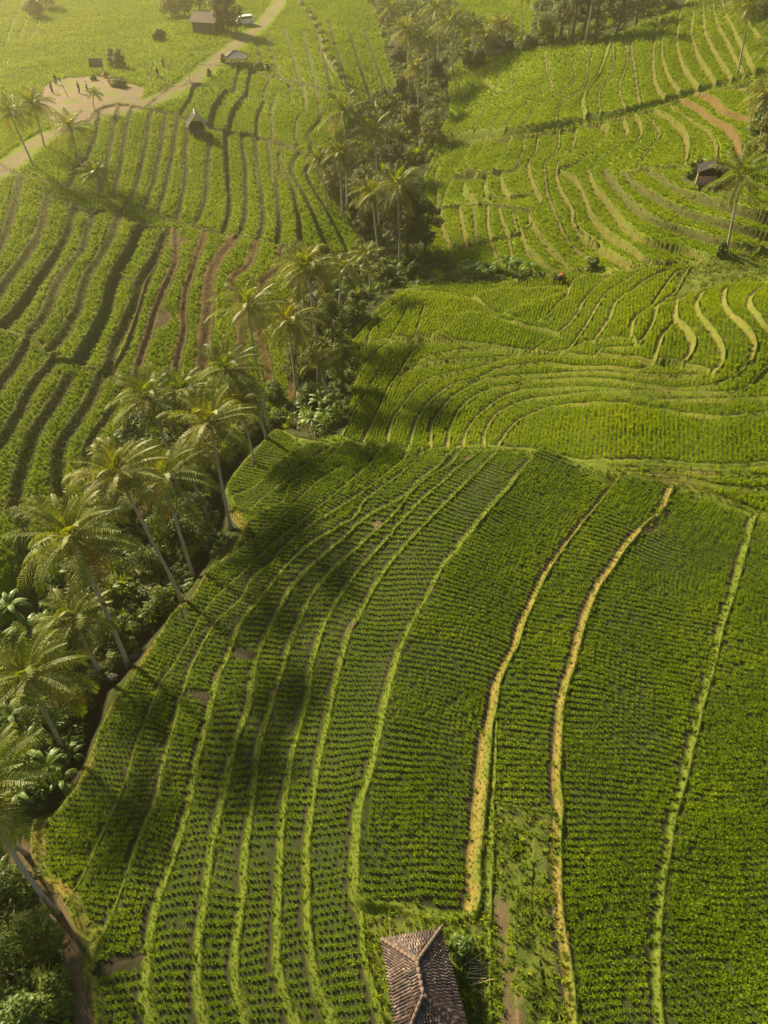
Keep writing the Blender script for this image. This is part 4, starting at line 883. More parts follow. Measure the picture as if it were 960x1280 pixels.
for b, h, r_, mt, lb in [((955, 190), 4.5, 2.2, 'olivetree', 'yellow brown bushy tree at the right edge above the shack'), ((945, 165), 4, 1.8, 'bushlight', 'pale leafy tree under the yellow palm on the right slope'), ((965, 150), 5, 2.2, 'darktree', 'dark tree behind the palm trunk at the right edge'), ((955, 22), 6, 3.0, 'darktree', 'dark tree mass in the upper right corner'),
                         ((868, 222), 2.2, 1.0, 'bush', 'dark leafy shrub against the left wall of the small shack'), ((697, 352), 1.0, .8, 'bush', 'low shrub around the red dressed farmer'), ((738, 338), 1.8, .9, 'bushlight', 'pale feathery shrub on the gully edge'), ((900, 318), 1.5, .5, 'bushlight', 'small yellow green sapling beside the thin palm trunk'),
                         ((152, 86), 3.5, 1.3, 'olivetree', 'small blossoming tree right of the dark board shelter'), ((142, 84), 3.2, 1.1, 'olivetree', 'thin pale tree just behind the dark board shelter'), ((150, 108), 1.6, 1.6, 'bush', 'low dark shrub on the edge of the dirt clearing'), ((118, 100), 1.0, .6, 'bush', 'tiny shrub in front of the dark board shelter'),
                         ((20, 1130), 3.2, 1.6, 'bush', 'leafy tree left of the dirt path'), ((55, 1180), 3.0, 1.5, 'bush', 'speckled leafy tree beside the lower dirt path'), ((15, 1225), 3.4, 1.8, 'bush', 'dense dark tree in the lower left corner'), ((70, 1250), 2.6, 1.3, 'bush', 'bush under the last bend of the dirt path'), ((40, 1280), 2.8, 1.4, 'bushlight', 'lighter bush at the bottom left edge'),
                         ((100, 880), 1.8, 1.1, 'bush', 'bush leaning over the dark stream bed'), ((60, 905), 2.2, 1.3, 'bush', 'green bush behind the curved palm trunk'), ((140, 790), 2.4, 1.3, 'bush', 'shady bush between the young palm and the stream'), ((185, 715), 2.5, 1.4, 'bush', 'shady bush left of the round one'), ((20, 960), 2.4, 1.4, 'bush', 'dark bush by the left edge near the bananas'),
                         ((345, 500), 2.5, 1.3, 'bush', 'bush at the shady stream bend'), ((385, 505), 2.5, 1.3, 'bush', 'bush behind the pale banana plants'), ((370, 470), 3.5, 1.5, 'bush', 'bush at the foot of the white streaked palm'), ((445, 400), 4, 1.6, 'bush', 'shrub tree at the left tip of the knoll terraces'), ((410, 400), 3.5, 1.5, 'olivetree', 'brownish shrub among the ravine palms'),
                         ((480, 350), 3, 1.5, 'olivetree', 'reddish shrub below the upper clump'), ((440, 365), 3, 1.4, 'bushlight', 'bright shrub below the yellow green palm'), ((515, 345), 1.8, 1.2, 'bush', 'low bush at the mouth of the gully'), ((450, 245), 4, 1.8, 'olivetree', 'tangled tree left of the bushy yellow palm'), ((415, 240), 3.5, 1.7, 'olivetree', 'brown tangled tree at the left edge of the upper clump'), ((455, 290), 3.5, 1.6, 'darktree', 'dark shrub beneath the bushy yellow palm'),
                         ((325, 86), 1.4, .9, 'olivetree', 'red leaved shrub beside the grey thatched roof'), ((335, 88), 1.3, .8, 'bushlight', 'pale shrub at the corner of the grey thatched roof'), ((280, 78), 1.6, .7, 'bushlight', 'shrub between the dirt road and the grey thatched roof'), ((262, 96), 1.5, .5, 'olivetree', 'thin pale shrub on the road edge')]:
    nm = 'small_tree' if h > 3 else 'shrub'
    T(nm, b, h, r_, M[mt], lb, None, int(900+500*r_), .13 if b[1] > 400 else .19, 'tree' if h > 3 else 'shrub', 1, .15)
# small stakes / saplings along the road and the hedge row between the upper fields
def sapling(b, h, lb, grp):
    B = at(*b); root = thing('sapling', lb, 'sapling', B-Vector((0, 0, .05)), 0, grp); R_ = random.Random(int(b[0]*9)); mb = MB(); tips = []
    mb.tube([(0, 0, 0), (0, 0, h*.5)], [.07, .05], 5)
    for i in range(4):
        a = i*1.7+R_.random(); e = Vector((math.cos(a)*h*.3, math.sin(a)*h*.3, h)); mb.tube([(0, 0, h*.45), e*.6+Vector((0, 0, h*.15)), e], [.04, .03, .015], 4); tips.append(e)
    mb.obj('trunk', M['trunk'], root); mb = MB(); crown_clumps(mb, [(e, h*.16, .8) for e in tips], 90, .12, R_); mb.obj('crown', M['bushlight'], root)
for b, h, lb in [((190, 105), 3.0, 'bare forked sapling on the grass left of the dirt road'), ((238, 104), 2.6, 'yellow sapling standing right on the edge of the dirt road'), ((212, 95), 2.6, 'leaning sapling behind the two waiting people'), ((330, 12), 5, 'thin roadside sapling beside the big dark tree'), ((318, 14), 4, 'thin sapling behind the parked white vehicle')]: sapling(b, h, lb, 'saplings along the dirt road')
hedge = P_("372,2 379,12 386,22 393,30 398,40 403,50 405,60 409,70 413,80 418,88 423,97 428,106")
for i, b in enumerate(hedge):
    B = at(*b); R_ = random.Random(i); root = thing('hedge_shrub', 'pale flowering shrub in the thin hedge row between the two upper fields', 'shrub', B, 0, 'hedge row shrubs'); mb = MB(); mb.tube([(0, 0, -.1), (0, 0, .8)], [.06, .03], 5); mb.obj('stem', M['bark'], root); mb = MB(); crown_clumps(mb, [(Vector((R_.uniform(-.5, .5), R_.uniform(-.5, .5), .9+R_.random()*.6)), .55, .8) for _ in range(3)], 240, .16, R_); mb.obj('foliage', M['olivetree' if i % 3 else 'bushlight'], root)
# ------------------------------------------------------------------ bananas
def banana_mesh(seed):
    r = random.Random(seed); lv = MB(); st = MB(); st.tube([(0, 0, -.1), (.02, 0, .8), (0, 0, 1.5)], [.14, .11, .06], 7)
    for i in range(9):
        az = i*2.4+r.uniform(-.3, .3); el = math.radians(r.uniform(35, 80)); L_ = r.uniform(1.5, 2.2); p = Vector((0, 0, 1.3)); e = el; pts = [p]
        for k in range(7): p = p+Vector((math.cos(e)*math.cos(az), math.cos(e)*math.sin(az), math.sin(e)))*L_/7; pts.append(p); e -= math.radians(r.uniform(10, 22))
        side = Vector((-math.sin(az), math.cos(az), 0)); prev = None
        prof = [.02, .07, .17, .21, .21, .18, .12, .01]
        for k, q in enumerate(pts):
            w_ = prof[k]; cur = (q-side*w_-Vector((0, 0, w_*.25)), q, q+side*w_-Vector((0, 0, w_*.25)))
            if prev: lv.add([*prev, *cur], [(0, 1, 4, 3), (1, 2, 5, 4)])
            prev = cur
    return lv.mesh('leaves', M['banana']), st.mesh('stem', M['stem'], True)
BM = [banana_mesh(i) for i in range(3)]
BAN = [((84, 985), 1.0, 'banana plant with the brightest leaves at the field corner, lower left'), ((66, 968), 1.1, 'banana plant behind the brightest one at the left'), ((40, 950), 1.2, 'tall banana plant under the curved palm'), ((95, 950), .8, 'small banana plant beside the stream outlet'), ((30, 1000), .9, 'banana plant near the leaning palm crown'),
       ((20, 905), 1.1, 'banana plant at the left edge, above the dark bush'), ((45, 800), 1.3, 'banana plant with pale torn leaves left of the young palm'), ((20, 770), 1.2, 'banana plant with upright leaf tips at the left edge'), ((62, 792), 1.1, 'banana plant with bleached leaves behind the young palm'),
       ((392, 538), 1.2, 'pale leaved banana plant on the bank above the near field'), ((408, 528), 1.1, 'banana plant second from the left on the bank above the near field'), ((402, 514), 1.2, 'banana plant at the back of the bank group'), ((420, 512), 1.0, 'banana plant beside the knoll foot'), ((383, 522), .9, 'small banana plant near the boulder'),
       ((592, 346), 1.2, 'leftmost banana plant in the gully below the right terraces'), ((608, 348), 1.1, 'second banana plant in the gully from the left'), ((632, 345), 1.5, 'tallest banana plant in the gully'), ((645, 346), 1.2, 'banana plant right of the tallest one in the gully'), ((662, 344), 1.1, 'rightmost banana plant in the gully'), ((582, 342), .9, 'small banana plant at the gully mouth'),
       ((448, 350), 1.2, 'banana plant with yellow leaf beside the stream, upper ravine'), ((470, 345), 1.1, 'banana plant below the dark round tree'), ((495, 345), 1.2, 'banana plant with one bright yellow leaf'), ((435, 378), 1.2, 'banana plant with upright light leaf among ravine palms'), ((875, 212), .9, 'banana plant behind the small shack'), ((4, 1110), 1.0, 'banana plant at the left edge beside the dirt path')]
for (b, s_, lb) in BAN:
    B = at(*b); k = random.Random(int(b[0])).randint(0, 2); root = thing('banana_plant', lb, 'banana plant', B-Vector((0, 0, .1)), random.Random(int(b[0]*3)).random()*6.28, 'banana plants'); 
    for nm, me in zip(('leaves', 'stem'), BM[k]): o = mobj(nm, me, root); o.scale = (s_*.75,)*3
# ------------------------------------------------------------------ undergrowth of the ravine
def clump_mesh(n, r_, hgt, size, mat, seed):
    r = random.Random(seed); mb = MB()
    for _ in range(n):
        d = Vector((r.gauss(0, 1), r.gauss(0, 1), abs(r.gauss(0, 1)))).normalized(); q = r_*r.random()**.4; leafquad(mb, Vector((d.x*q, d.y*q, d.z*q*hgt/r_)), d+Vector((0, 0, .6)), size, r)
    return mb.mesh('undergrowth_clump', mat)
protos('undergrowth_plants', [clump_mesh(90, .6, .6, .11, M['bush'], 1), clump_mesh(80, .7, .8, .15, M['bush'], 2), clump_mesh(70, .55, .5, .16, M['bushlight'], 3), clump_mesh(90, .7, 1.0, .12, M['darktree'], 4), tuft(26, .9, .7, .07, M['rice_lush'], .6, 'fern'), clump_mesh(60, .6, .7, .14, M['olivetree'], 6), tuft(20, 1.1, .9, .09, M['bushlight'], .7, 'fern')])
um = (MASK['ravine'] | MASK['forest_top'] | MASK['bank']) & (DS > .45) & (DP > .7) & (bund < .3) & (dirt < .3) & (LID < 0) & (DR > 2)
x, y = lattice(None, .62, .62, .2, .45, (-60, 30, 3, 75)); ok = keep(x, y, um); x, y = x[ok], y[ok]
x2, y2 = lattice(None, 1.0, 1.0, .2, .45, (-80, 100, 75, 220)); ok = keep(x2, y2, um); x2, y2 = x2[ok], y2[ok]
x = np.concatenate([x, x2]); y = np.concatenate([y, y2]); sc_ = np.clip(1+1.6*vnoise(x, y, 2.5, 77), .35, 1.9)*rng.uniform(.6, 1.2, len(x))*np.where(y > 75, 1.05, 1.)
scatter('ravine_undergrowth', np.column_stack([x, y, ground(x, y)]), 'undergrowth_plants', sc_, 'tangled ferns and shrubs covering the ravine floor'); print('under', len(x))
# ------------------------------------------------------------------ buildings and small things
M['tile'] = None
def tilemat(name, cols):
    m, nt, b = newmat(name); at_ = N(nt, 'ShaderNodeAttribute', attribute_name='tone').outputs['Fac']; geo = N(nt, 'ShaderNodeTexCoord').outputs['Object']; f = noise(nt, geo, 22, 3, .7)
    v = mth(nt, 'ADD', mth(nt, 'MULTIPLY', at_, .75), mth(nt, 'MULTIPLY', f, .3)); v = mth(nt, 'SUBTRACT', v, mth(nt, 'MULTIPLY', ramp(nt, noise(nt, geo, 1.6, 4, .7), .42, .68), .35)); cr = N(nt, 'ShaderNodeValToRGB'); nt.links.new(v, cr.inputs[0]); e = cr.color_ramp.elements; e[0].position = .05; e[0].color = (*cols[0], 1); e[1].position = 1; e[1].color = (*cols[-1], 1)
    for i, c in enumerate(cols[1:-1]): q = e.new(.05+.95*(i+1)/(len(cols)-1)); q.color = (*c, 1)
    nt.links.new(cr.outputs[0], b.inputs['Base Color']); b.inputs['Roughness'].default_value = .55; b.inputs['Specular IOR Level'].default_value = .5; return m
M['tile'] = tilemat('clay_tiles', [(.022, .018, .016), (.060, .038, .030), (.10, .062, .046), (.16, .11, .082), (.36, .28, .22)])
M['ridgetile'] = plainmat('ridge_mortar', (.11, .075, .055), (.18, .13, .09), 8, .8)
M['wood'] = plainmat('weathered_wood', (.20, .15, .10), (.32, .25, .17), 6, .8)
M['bamboo'] = plainmat('bamboo', (.42, .30, .17), (.55, .40, .24), 6, .6)
M['plaster'] = plainmat('plaster', (.42, .38, .30), (.5, .46, .38), 3, .9)
M['thatch'] = plainmat('grey_thatch', (.20, .18, .15), (.30, .26, .21), 5, .95)
M['tin'] = plainmat('tin_roof', (.34, .29, .24), (.45, .38, .31), 3, .5, .5)
M['darkboard'] = plainmat('dark_boards', (.06, .05, .055), (.09, .075, .07), 4, .8)
M['shade'] = plainmat('shade_dark', (.03, .025, .02), (.05, .04, .03), 4, .95)
M['white'] = plainmat('white_paint', (.75, .74, .70), (.8, .78, .75), 4, .4)
M['glass'] = plainmat('dark_glass', (.03, .03, .035), (.04, .04, .05), 4, .1, .6)
M['rubber'] = plainmat('rubber', (.02, .02, .02), (.03, .03, .03), 4, .8)
M['pinkcloth'] = plainmat('pink_cloth', (.55, .25, .22), (.62, .32, .28), 6, .9)
M['redcloth'] = plainmat('red_cloth', (.55, .07, .03), (.62, .10, .04), 6, .9)
M['bluecloth'] = plainmat('blue_cloth', (.12, .10, .24), (.18, .15, .32), 6, .9)
M['darkcloth'] = plainmat('dark_cloth', (.03, .03, .04), (.05, .05, .06), 6, .9)
M['whitecloth'] = plainmat('white_cloth', (.6, .58, .55), (.7, .68, .65), 6, .9)
M['skin'] = plainmat('skin', (.30, .16, .10), (.34, .19, .12), 6, .6)
M['hair'] = plainmat('black_hair', (.015, .012, .01), (.02, .018, .015), 6, .5)
M['rock'] = plainmat('stream_rock', (.07, .06, .05), (.13, .11, .09), 2.5, .85)
def hip_roof(c0, ridge, root, zE, zR, seed=1):
    """c0: four eave corners (x,y) local, anticlockwise from front left; ridge: two points (back, front)"""
    r = random.Random(seed); mb = MB(); tones = []
    FL, FR, BR, BL_ = [Vector((x, y, zE)) for x, y in c0]; RB, RF = [Vector((x, y, zR)) for x, y in ridge]
    def face(a, b, c, d):      # a,b eave; c above b, d above a
        n = (b-a).cross(c-b).normalized(); up_ = ((c+d)/2-(a+b)/2); H_ = up_.length; rows = max(3, int(H_/.112)); 
        for i in range(rows):
            f0 = i/rows; f1 = min(1, (i+1.18)/rows); p0, p1 = a.lerp(d, f0), b.lerp(c, f0); q0, q1 = a.lerp(d, f1), b.lerp(c, f1); w_ = (p1-p0).length; k = max(1, int(w_/.115))
            for j in range(k):
                g0, g1 = (j+.05)/k, (j+.95)/k; sag = r.uniform(-.008, .012); l0, l1, u0, u1 = p0.lerp(p1, g0), p0.lerp(p1, g1), q0.lerp(q1, g0), q0.lerp(q1, g1); m0 = p0.lerp(p1, (g0+g1)/2); m1 = q0.lerp(q1, (g0+g1)/2)
                lift = .045+sag; tl = r.uniform(-.02, .02); 
                mb.add([l0+n*(lift*.5), m0+n*(lift+.03+tl), l1+n*(lift*.5), u1+n*.004, m1+n*.030, u0+n*.004, l0-n*.02, l1-n*.02], [(0, 1, 4, 5), (1, 2, 3, 4), (0, 6, 7, 2, 1)])
                tones.extend([min(1, max(0, r.gauss(.5, .26)))]*8)
        mb.add([a-n*.03, b-n*.03, c-n*.03, d-n*.03], [(0, 1, 2, 3)]); tones.extend([0]*4)
    face(BL_, FL, RF, RB); face(FR, BR, RB, RF); face(FL, FR, RF, RF); face(BR, BL_, RB, RB)
    me = mb.mesh('roof', M['tile']); a = me.attributes.new('tone', 'FLOAT', 'POINT'); a.data.foreach_set('value', tones); roof = mobj('roof', me, root)
    cap = MB()
    for p, q in ((FL, RF), (FR, RF), (BR, RB), (BL_, RB), (RB, RF)):
        L_ = (q-p).length; n = max(2, int(L_/.22))
        for i in range(n): cap.tube([p.lerp(q, i/n)+Vector((0, 0, .05)), p.lerp(q, (i+1.1)/n)+Vector((0, 0, .035+r.uniform(0, .02)))], [.085, .068], 7)
    cap.tube([BR+Vector((-.05, -.05, .05)), BR+Vector((.12, .12, .14))], [.07, .03], 6)
    cap.obj('ridge_caps', M['ridgetile'], roof, True); return roof
# the tiled hut at the bottom
def on_plane(px, py, z): d = ray(px, py); t = (CAM_H-z)/-d[2]; return Vector((float(d[0]*t), float(d[1]*t), z))
g0 = at(520, 1235).z; zE = g0+2.0; zR = g0+2.95
bl = on_plane(477, 1174, zE); br = on_plane(551, 1160, zE); fl = on_plane(499, 1318, zE); fr = on_plane(590, 1305, zE); rb = on_plane(521, 1202, zR); rf = on_plane(529, 1243, zR)
cen = (bl+br+fl+fr)/4; cen.z = g0
hut = thing('tiled_hut', 'small hut with a hipped roof of reddish clay tiles at the bottom among the rice', 'hut', cen)
loc = lambda v: (v.x-cen.x, v.y-cen.y)
hip_roof([loc(fl), loc(fr), loc(br), loc(bl)], [loc(rb), loc(rf)], hut, 2.0, 2.95)
def quadwall(pts, z0, z1, th, name, mat, parent):
    for i in range(4):
        a = Vector((*pts[i], 0)); b = Vector((*pts[(i+1) % 4], 0)); c = (a+b)/2; d = b-a; mb = MB(); mb.box((c.x, c.y, (z0+z1)/2), (d.length, th, z1-z0), math.atan2(d.y, d.x)); mb.obj(name, mat, parent)
ins = [tuple(.80*q for q in loc(p)) for p in (fl, fr, br, bl)]
quadwall(ins, -.3, 2.02, .12, 'wall', M['plaster'], hut)
for p in (fl, fr, br, bl): mb = MB(); q = loc(p); mb.tube([(q[0]*.93, q[1]*.93, -.3), (q[0]*.93, q[1]*.93, 1.98)], .06, 6); mb.obj('post', M['wood'], hut)
dvec = Vector(loc(fr))-Vector(loc(br)); mb = MB(); mm = (Vector(ins[1])+Vector(ins[2]))/2; mb.box((mm.x+.07, mm.y, .85), (.05, .8, 1.75), math.atan2(dvec.y, dvec.x)-math.pi/2); dd_ = mb.obj('door', M['wood'], hut); mb = MB(); mb.box((mm.x+.12, mm.y+.28, .9), (.04, .03, .16)); mb.obj('handle', M['shade'], dd_)
p = at(489, 1181); pole = thing('bamboo_pole', 'thin pale bamboo pole standing at the upper left corner of the tiled hut', 'pole', p); mb = MB(); mb.tube([(0, 0, -.2), (-.1, .3, 2.6)], [.035, .025], 6); mb.obj('shaft', M['bamboo'], pole); mb = MB(); mb.tube([(-.06, .18, 1.55), (-.065, .19, 1.62)], [.05, .05], 6); mb.obj('knot', M['wood'], pole)
# bamboo rack
p = at(598, 1216); rk = thing('bamboo_stick_pile', 'untidy pile of pale bamboo sticks lying on the grass right of the hut', 'stick pile', p, .12)
for i in range(11):
    r = random.Random(i+5); mb = MB(); y_ = -.38+i*.085; a = r.uniform(-.18, .18); mb.tube([(-.45+r.uniform(-.15, .2), y_-a, .10+r.random()*.1), (.48+r.uniform(-.25, .1), y_+a, .12+r.random()*.12)], [.018, .014], 5); mb.obj('stick', M['bamboo'], rk)
for s_ in (-.3, 0.05, .3): mb = MB(); mb.tube([(s_, -.45, .06), (s_+.1, .5, .10)], [.018, .016], 5); mb.obj('cross_stick', M['wood'], rk)
p = at(602, 1243); o_ = thing('fallen_branch', 'single forked pale branch below the pile of sticks', 'branch', p); mb = MB(); mb.tube([(-.5, .35, .05), (0, 0, .12), (.35, -.3, .06)], [.015, .02, .012], 5); mb.tube([(0, 0, .12), (.05, -.35, .1)], [.014, .01], 5); mb.obj('stem', M['bamboo'], o_)
# stream boulders
for b, s_, lb in [((372, 531), .75, 'grey boulder at the head of the stream bend under the bananas'), ((230, 738), .45, 'dark boulder beside the pale trunk foot'), ((262, 688), .5, 'reddish brown rock on the stream bank below the near field corner'), ((170, 822), .4, 'rock in the stream next to the large palm foot'), ((140, 848), .4, 'flat rock in the dark lower stream'), ((275, 670), .35, 'small rock in the stream left of the straight trunk')]:
    B = at(*b); r = random.Random(int(b[0])); mb = MB(); mb.ball((0, 0, 0), s_, 0, 12, (1.2, .9, .7)); mb.v = [(x*(1+r.uniform(-.12, .12)), y*(1+r.uniform(-.12, .12)), z*(1+r.uniform(-.12, .12))) for x, y, z in mb.v]; o_ = mobj('boulder', mb.mesh('boulder', M['rock'], False)); o_.location = B+Vector((0, 0, s_*.25)); o_['label'] = lb; o_['category'] = 'boulder'
# gable hut on posts
def gable_hut(b, w_, l_, hw, hr, rz, roofm, wallm, label, over=.35, name='field_hut', open_=True):
    B = at(*b); root = thing(name, label, 'hut', B-Vector((0, 0, .05)), rz); n = MB(); x = w_/2+over; y = l_/2+over; t = .06; e = hw-over*(hr-hw)/(w_/2)
    for s_ in (-1, 1):
        n.add([(s_*x, -y, e), (s_*x, y, e), (0, y, hr), (0, -y, hr), (s_*x, -y, e-t), (s_*x, y, e-t), (0, y, hr-t), (0, -y, hr-t)], [(0, 1, 2, 3), (7, 6, 5, 4), (0, 4, 5, 1), (0, 3, 7, 4), (1, 5, 6, 2)])
        for k in range(12): yy = -y+2*y*(k+.5)/12; n.tube([(s_*x, yy, e+.015), (0, yy, hr+.015)], [.03, .03], 4, 0, False)
    rf_ = n.obj('roof', roofm, root); n = MB(); n.tube([(0, -y, hr+.02), (0, y, hr+.02)], .07, 6); n.obj('ridge', roofm, rf_)
    for sx in (-1, 1):
        for sy in (-1, 1): n = MB(); n.box((sx*w_/2, sy*l_/2, hw/2), (.12, .12, hw)); n.obj('post', M['wood'], root)
    for (cx_, cy_, lx, ly) in ((0, l_/2, w_, .06), (-w_/2, 0, .06, l_), (w_/2, 0, .06, l_)):
        n = MB(); n.box((cx_, cy_, hw*.5 if not open_ else hw*.32), (max(lx-.14, .06), max(ly-.14, .06), hw*.95 if not open_ else hw*.6)); n.obj('wall', wallm, root)
    n = MB(); n.box((0, 0, .28), (w_-.14, l_-.14, .08)); n.obj('floor_deck', M['wood'], root); n = MB(); n.box((0, l_*.3, hw*.55), (w_*.9, .05, hw*.8)); n.obj('interior_shade_panel', M['shade'], root); return root  # dark panel added to stand for the shade inside the hut
gable_hut((247, 166), 2.3, 2.2, 1.6, 2.9, .25, M['tin'], M['wood'], 'small field hut with pale gabled roof at the top of the bright terrace block')
gable_hut((886, 231), 2.8, 2.2, 1.7, 2.4, -.35, M['darkboard'], M['wood'], 'small dark roofed shack on the right terraces next to the white fronded palm', .25, 'farm_shack')
B = at(880, 234); cl = MB()
for i in range(7):
    a0 = -1.0+i*.3; cl.add([(a0, 0, 1.15), (a0+.3, .05*(i % 2), 1.15), (a0+.3, .05*(i % 2)-.05, .4), (a0, -.03, .42)], [(0, 1, 2, 3)])
o_ = mobj('hanging_cloth', cl.mesh('hanging_cloth', M['pinkcloth'])); o_.location = B; sol = o_.modifiers.new('thickness', 'SOLIDIFY'); sol.thickness = .02; o_['label'] = 'pale pink cloth hung up on the left side of the small shack'; o_['category'] = 'cloth'
gable_hut((262, 40), 4.5, 5.0, 2.4, 3.6, 1.25, M['ridgetile'], M['darkboard'], 'low building with a pale reddish roof left of the big dark tree', .5, 'farm_building', False)
gable_hut((618, 68), 3.5, 3.0, 1.9, 2.8, 1.4, M['darkboard'], M['wood'], 'dark roofed hut hidden among palms at the valley head', .3)
# grey hip roofed pavilion
B = at(296, 80); pv = thing('thatched_pavilion', 'open pavilion with grey hipped roof and pale ridge lines below the dirt road', 'pavilion', B); mb = MB(); a, c, zr, ze = 2.6, 1.9, 3.0, 1.6
mb.add([(-a, -c, ze), (a, -c, ze), (a, c, ze), (-a, c, ze), (-.4, 0, zr), (.4, 0, zr), (-a, -c, ze-.1), (a, -c, ze-.1), (a, c, ze-.1), (-a, c, ze-.1)], [(0, 1, 5, 4), (1, 2, 5), (2, 3, 4, 5), (3, 0, 4), (0, 6, 7, 1), (1, 7, 8, 2), (2, 8, 9, 3), (3, 9, 6, 0), (9, 8, 7, 6)]); rf_ = mb.obj('roof', M['thatch'], pv)
mb = MB()
for p, q in (((-a, -c, ze), (-.4, 0, zr)), ((a, -c, ze), (.4, 0, zr)), ((a, c, ze), (.4, 0, zr)), ((-a, c, ze), (-.4, 0, zr)), ((-.4, 0, zr), (.4, 0, zr))): mb.tube([Vector(p)+Vector((0, 0, .03)), Vector(q)+Vector((0, 0, .05))], .08, 5)
mb.obj('ridge_caps', M['tin'], rf_)
for sx in (-2.2, 2.2):
    for sy in (-1.5, 1.5): mb = MB(); mb.box((sx, sy, .75), (.14, .14, 1.6)); mb.obj('post', M['wood'], pv)
mb = MB(); mb.box((0, 0, .2), (4.2, 2.8, .15)); mb.obj('floor_deck', M['wood'], pv); pv.scale = (.8, .8, .72)
# board shelter
B = at(123, 93); bs = thing('board_shelter', 'dark rectangular board raised on posts at the far edge of the dirt clearing', 'shelter', B, .05); mb = MB(); mb.box((0, 0, 1.75), (2.3, .12, 1.4), R=Matrix.Rotation(math.radians(-35), 3, 'X')); pb = mb.obj('panel', M['darkboard'], bs); mb = MB(); 
for z_ in (-.5, 0, .5): mb.box((0, -.09-z_*.0, 1.75+z_*.8), (2.2, .03, .05))
mb.obj('batten', M['wood'], pb)
for sx in (-.9, .9): mb = MB(); mb.box((sx, .1, .75), (.10, .10, 1.5)); mb.obj('post', M['wood'], bs)
# parked white vehicle
B = at(306, 31); car = thing('parked_van', 'white van parked in the shade between the big dark tree and the dirt road', 'van', B, .5); mb = MB()
prof = [(-1.9, .35), (-1.95, .9), (-1.7, 1.0), (-1.1, 1.65), (1.7, 1.7), (1.95, 1.1), (1.95, .35)]
n_ = len(prof); mb.add([(x, -.8, z) for x, z in prof]+[(x, .8, z) for x, z in prof], [tuple(range(n_)), tuple(reversed(range(n_, 2*n_)))]+[(i, i+n_, (i+1) % n_+n_, (i+1) % n_) for i in range(n_)]); mb.obj('body', M['white'], car)
mb = MB(); mb.add([(-1.72, -.7, 1.02), (-1.72, .7, 1.02), (-1.15, .7, 1.6), (-1.15, -.7, 1.6)], [(0, 1, 2, 3)]); w0 = mb.obj('windscreen', M['glass'], car); w0.location = (-.03, 0, .02)
for sy in (-1, 1):
    mb = MB(); mb.box((.3, sy*.81, 1.35), (2.4, .02, .4)); mb.obj('side_window', M['glass'], car)
    for sx in (-1.2, 1.25): mb = MB(); mb.tube([(sx, sy*.68, .33), (sx, sy*.84, .33)], .33, 14); wh = mb.obj('wheel', M['rubber'], car); mb = MB(); mb.tube([(sx, sy*.85, .33), (sx, sy*.86, .33)], .18, 10); mb.obj('rim', M['white'], wh)
# people
def person(b, label, top, bottom, rz=0, pose='stand', hat=False, bundle=False):
    B = at(*b); root = thing('person', label, 'person', B, rz, None); me = bpy.data.meshes.new('body')
    st_ = .12 if pose == 'stand' else .26
    V = [(0, 0, .95), (0, 0, 1.15), (0, 0, 1.38), (0, 0, 1.48), (0, .01, 1.60), (0, 0, 1.72), (.17, 0, 1.38), (.24, .02, 1.12), (.24, -.10, .90), (.25, -.14, .80), (-.17, 0, 1.38), (-.24, .02, 1.12), (-.23, -.08, .89), (-.24, -.11, .79), (.10, 0, .88), (st_, -.05, .48), (st_, .06, .08), (st_, -.10, .04), (-.10, 0, .88), (-st_, .03, .48), (-st_, .12, .08), (-st_, -.04, .04)]
    E = [(0, 1), (1, 2), (2, 3), (3, 4), (4, 5), (2, 6), (6, 7), (7, 8), (8, 9), (2, 10), (10, 11), (11, 12), (12, 13), (0, 14), (14, 15), (15, 16), (16, 17), (0, 18), (18, 19), (19, 20), (20, 21)]
    rad = [.13, .12, .13, .055, .10, .085, .06, .045, .032, .035, .06, .045, .032, .035, .09, .062, .042, .035, .09, .062, .042, .035]
    if pose == 'bend': V = [(x, y-(max(0, z-.95))*.9, z-(max(0, z-.95))*.55) for x, y, z in V]
    me.from_pydata(V, E, []); me.materials.append(M['skin']); o = mobj('body', me, root); sk = o.modifiers.new('skin', 'SKIN'); 
    for i, q in enumerate(me.skin_vertices[0].data): q.radius = (rad[i], rad[i]*.85)
    me.skin_vertices[0].data[0].use_root = True; o.modifiers.new('sub', 'SUBSURF').levels = 1; o.modifiers['sub'].render_levels = 1
    def f(p): return Vector((p[0], p[1]-(max(0, p[2]-.95))*.9, p[2]-(max(0, p[2]-.95))*.55)) if pose == 'bend' else Vector(p)
    mb = MB(); mb.tube([f((0, 0, .86)), f((0, 0, 1.1)), f((0, 0, 1.36)), f((0, 0, 1.45))], [.19, .175, .19, .08], 10)
    for s_ in (-1, 1): mb.tube([f((s_*.13, 0, 1.40)), f((s_*.2, .01, 1.28)), f((s_*.245, .02, 1.10))], [.085, .075, .065], 8)
    mb.obj('shirt', M[top], root, True); mb = MB()
    mb.tube([(0, 0, .98), (0, 0, .84)], [.18, .19], 10)
    for s_ in (-1, 1): mb.tube([(s_*.09, 0, .92), (s_*st_, -.02*s_, .48), (s_*st_, .09, .12)], [.11, .085, .065], 8)
    mb.obj('trousers', M[bottom], root, True); mb = MB(); h_ = f((0, .015, 1.645)); mb.ball(h_+Vector((0, .015, .03)), .125, 0, 10, (1, 1, .95))
    if hat: mb.tube([h_+Vector((0, 0, .05)), h_+Vector((0, 0, .18))], [.26, .03], 12)
    mb.obj('conical_hat' if hat else 'hair', M['bamboo' if hat else 'hair'], root, True); return root
person((71, 106), 'person in dark clothes standing farthest left at the back of the dirt clearing', 'darkcloth', 'darkcloth', .5)
person((66, 117), 'person in a purple blue top standing at the left edge of the dirt clearing', 'bluecloth', 'darkcloth', -.3)
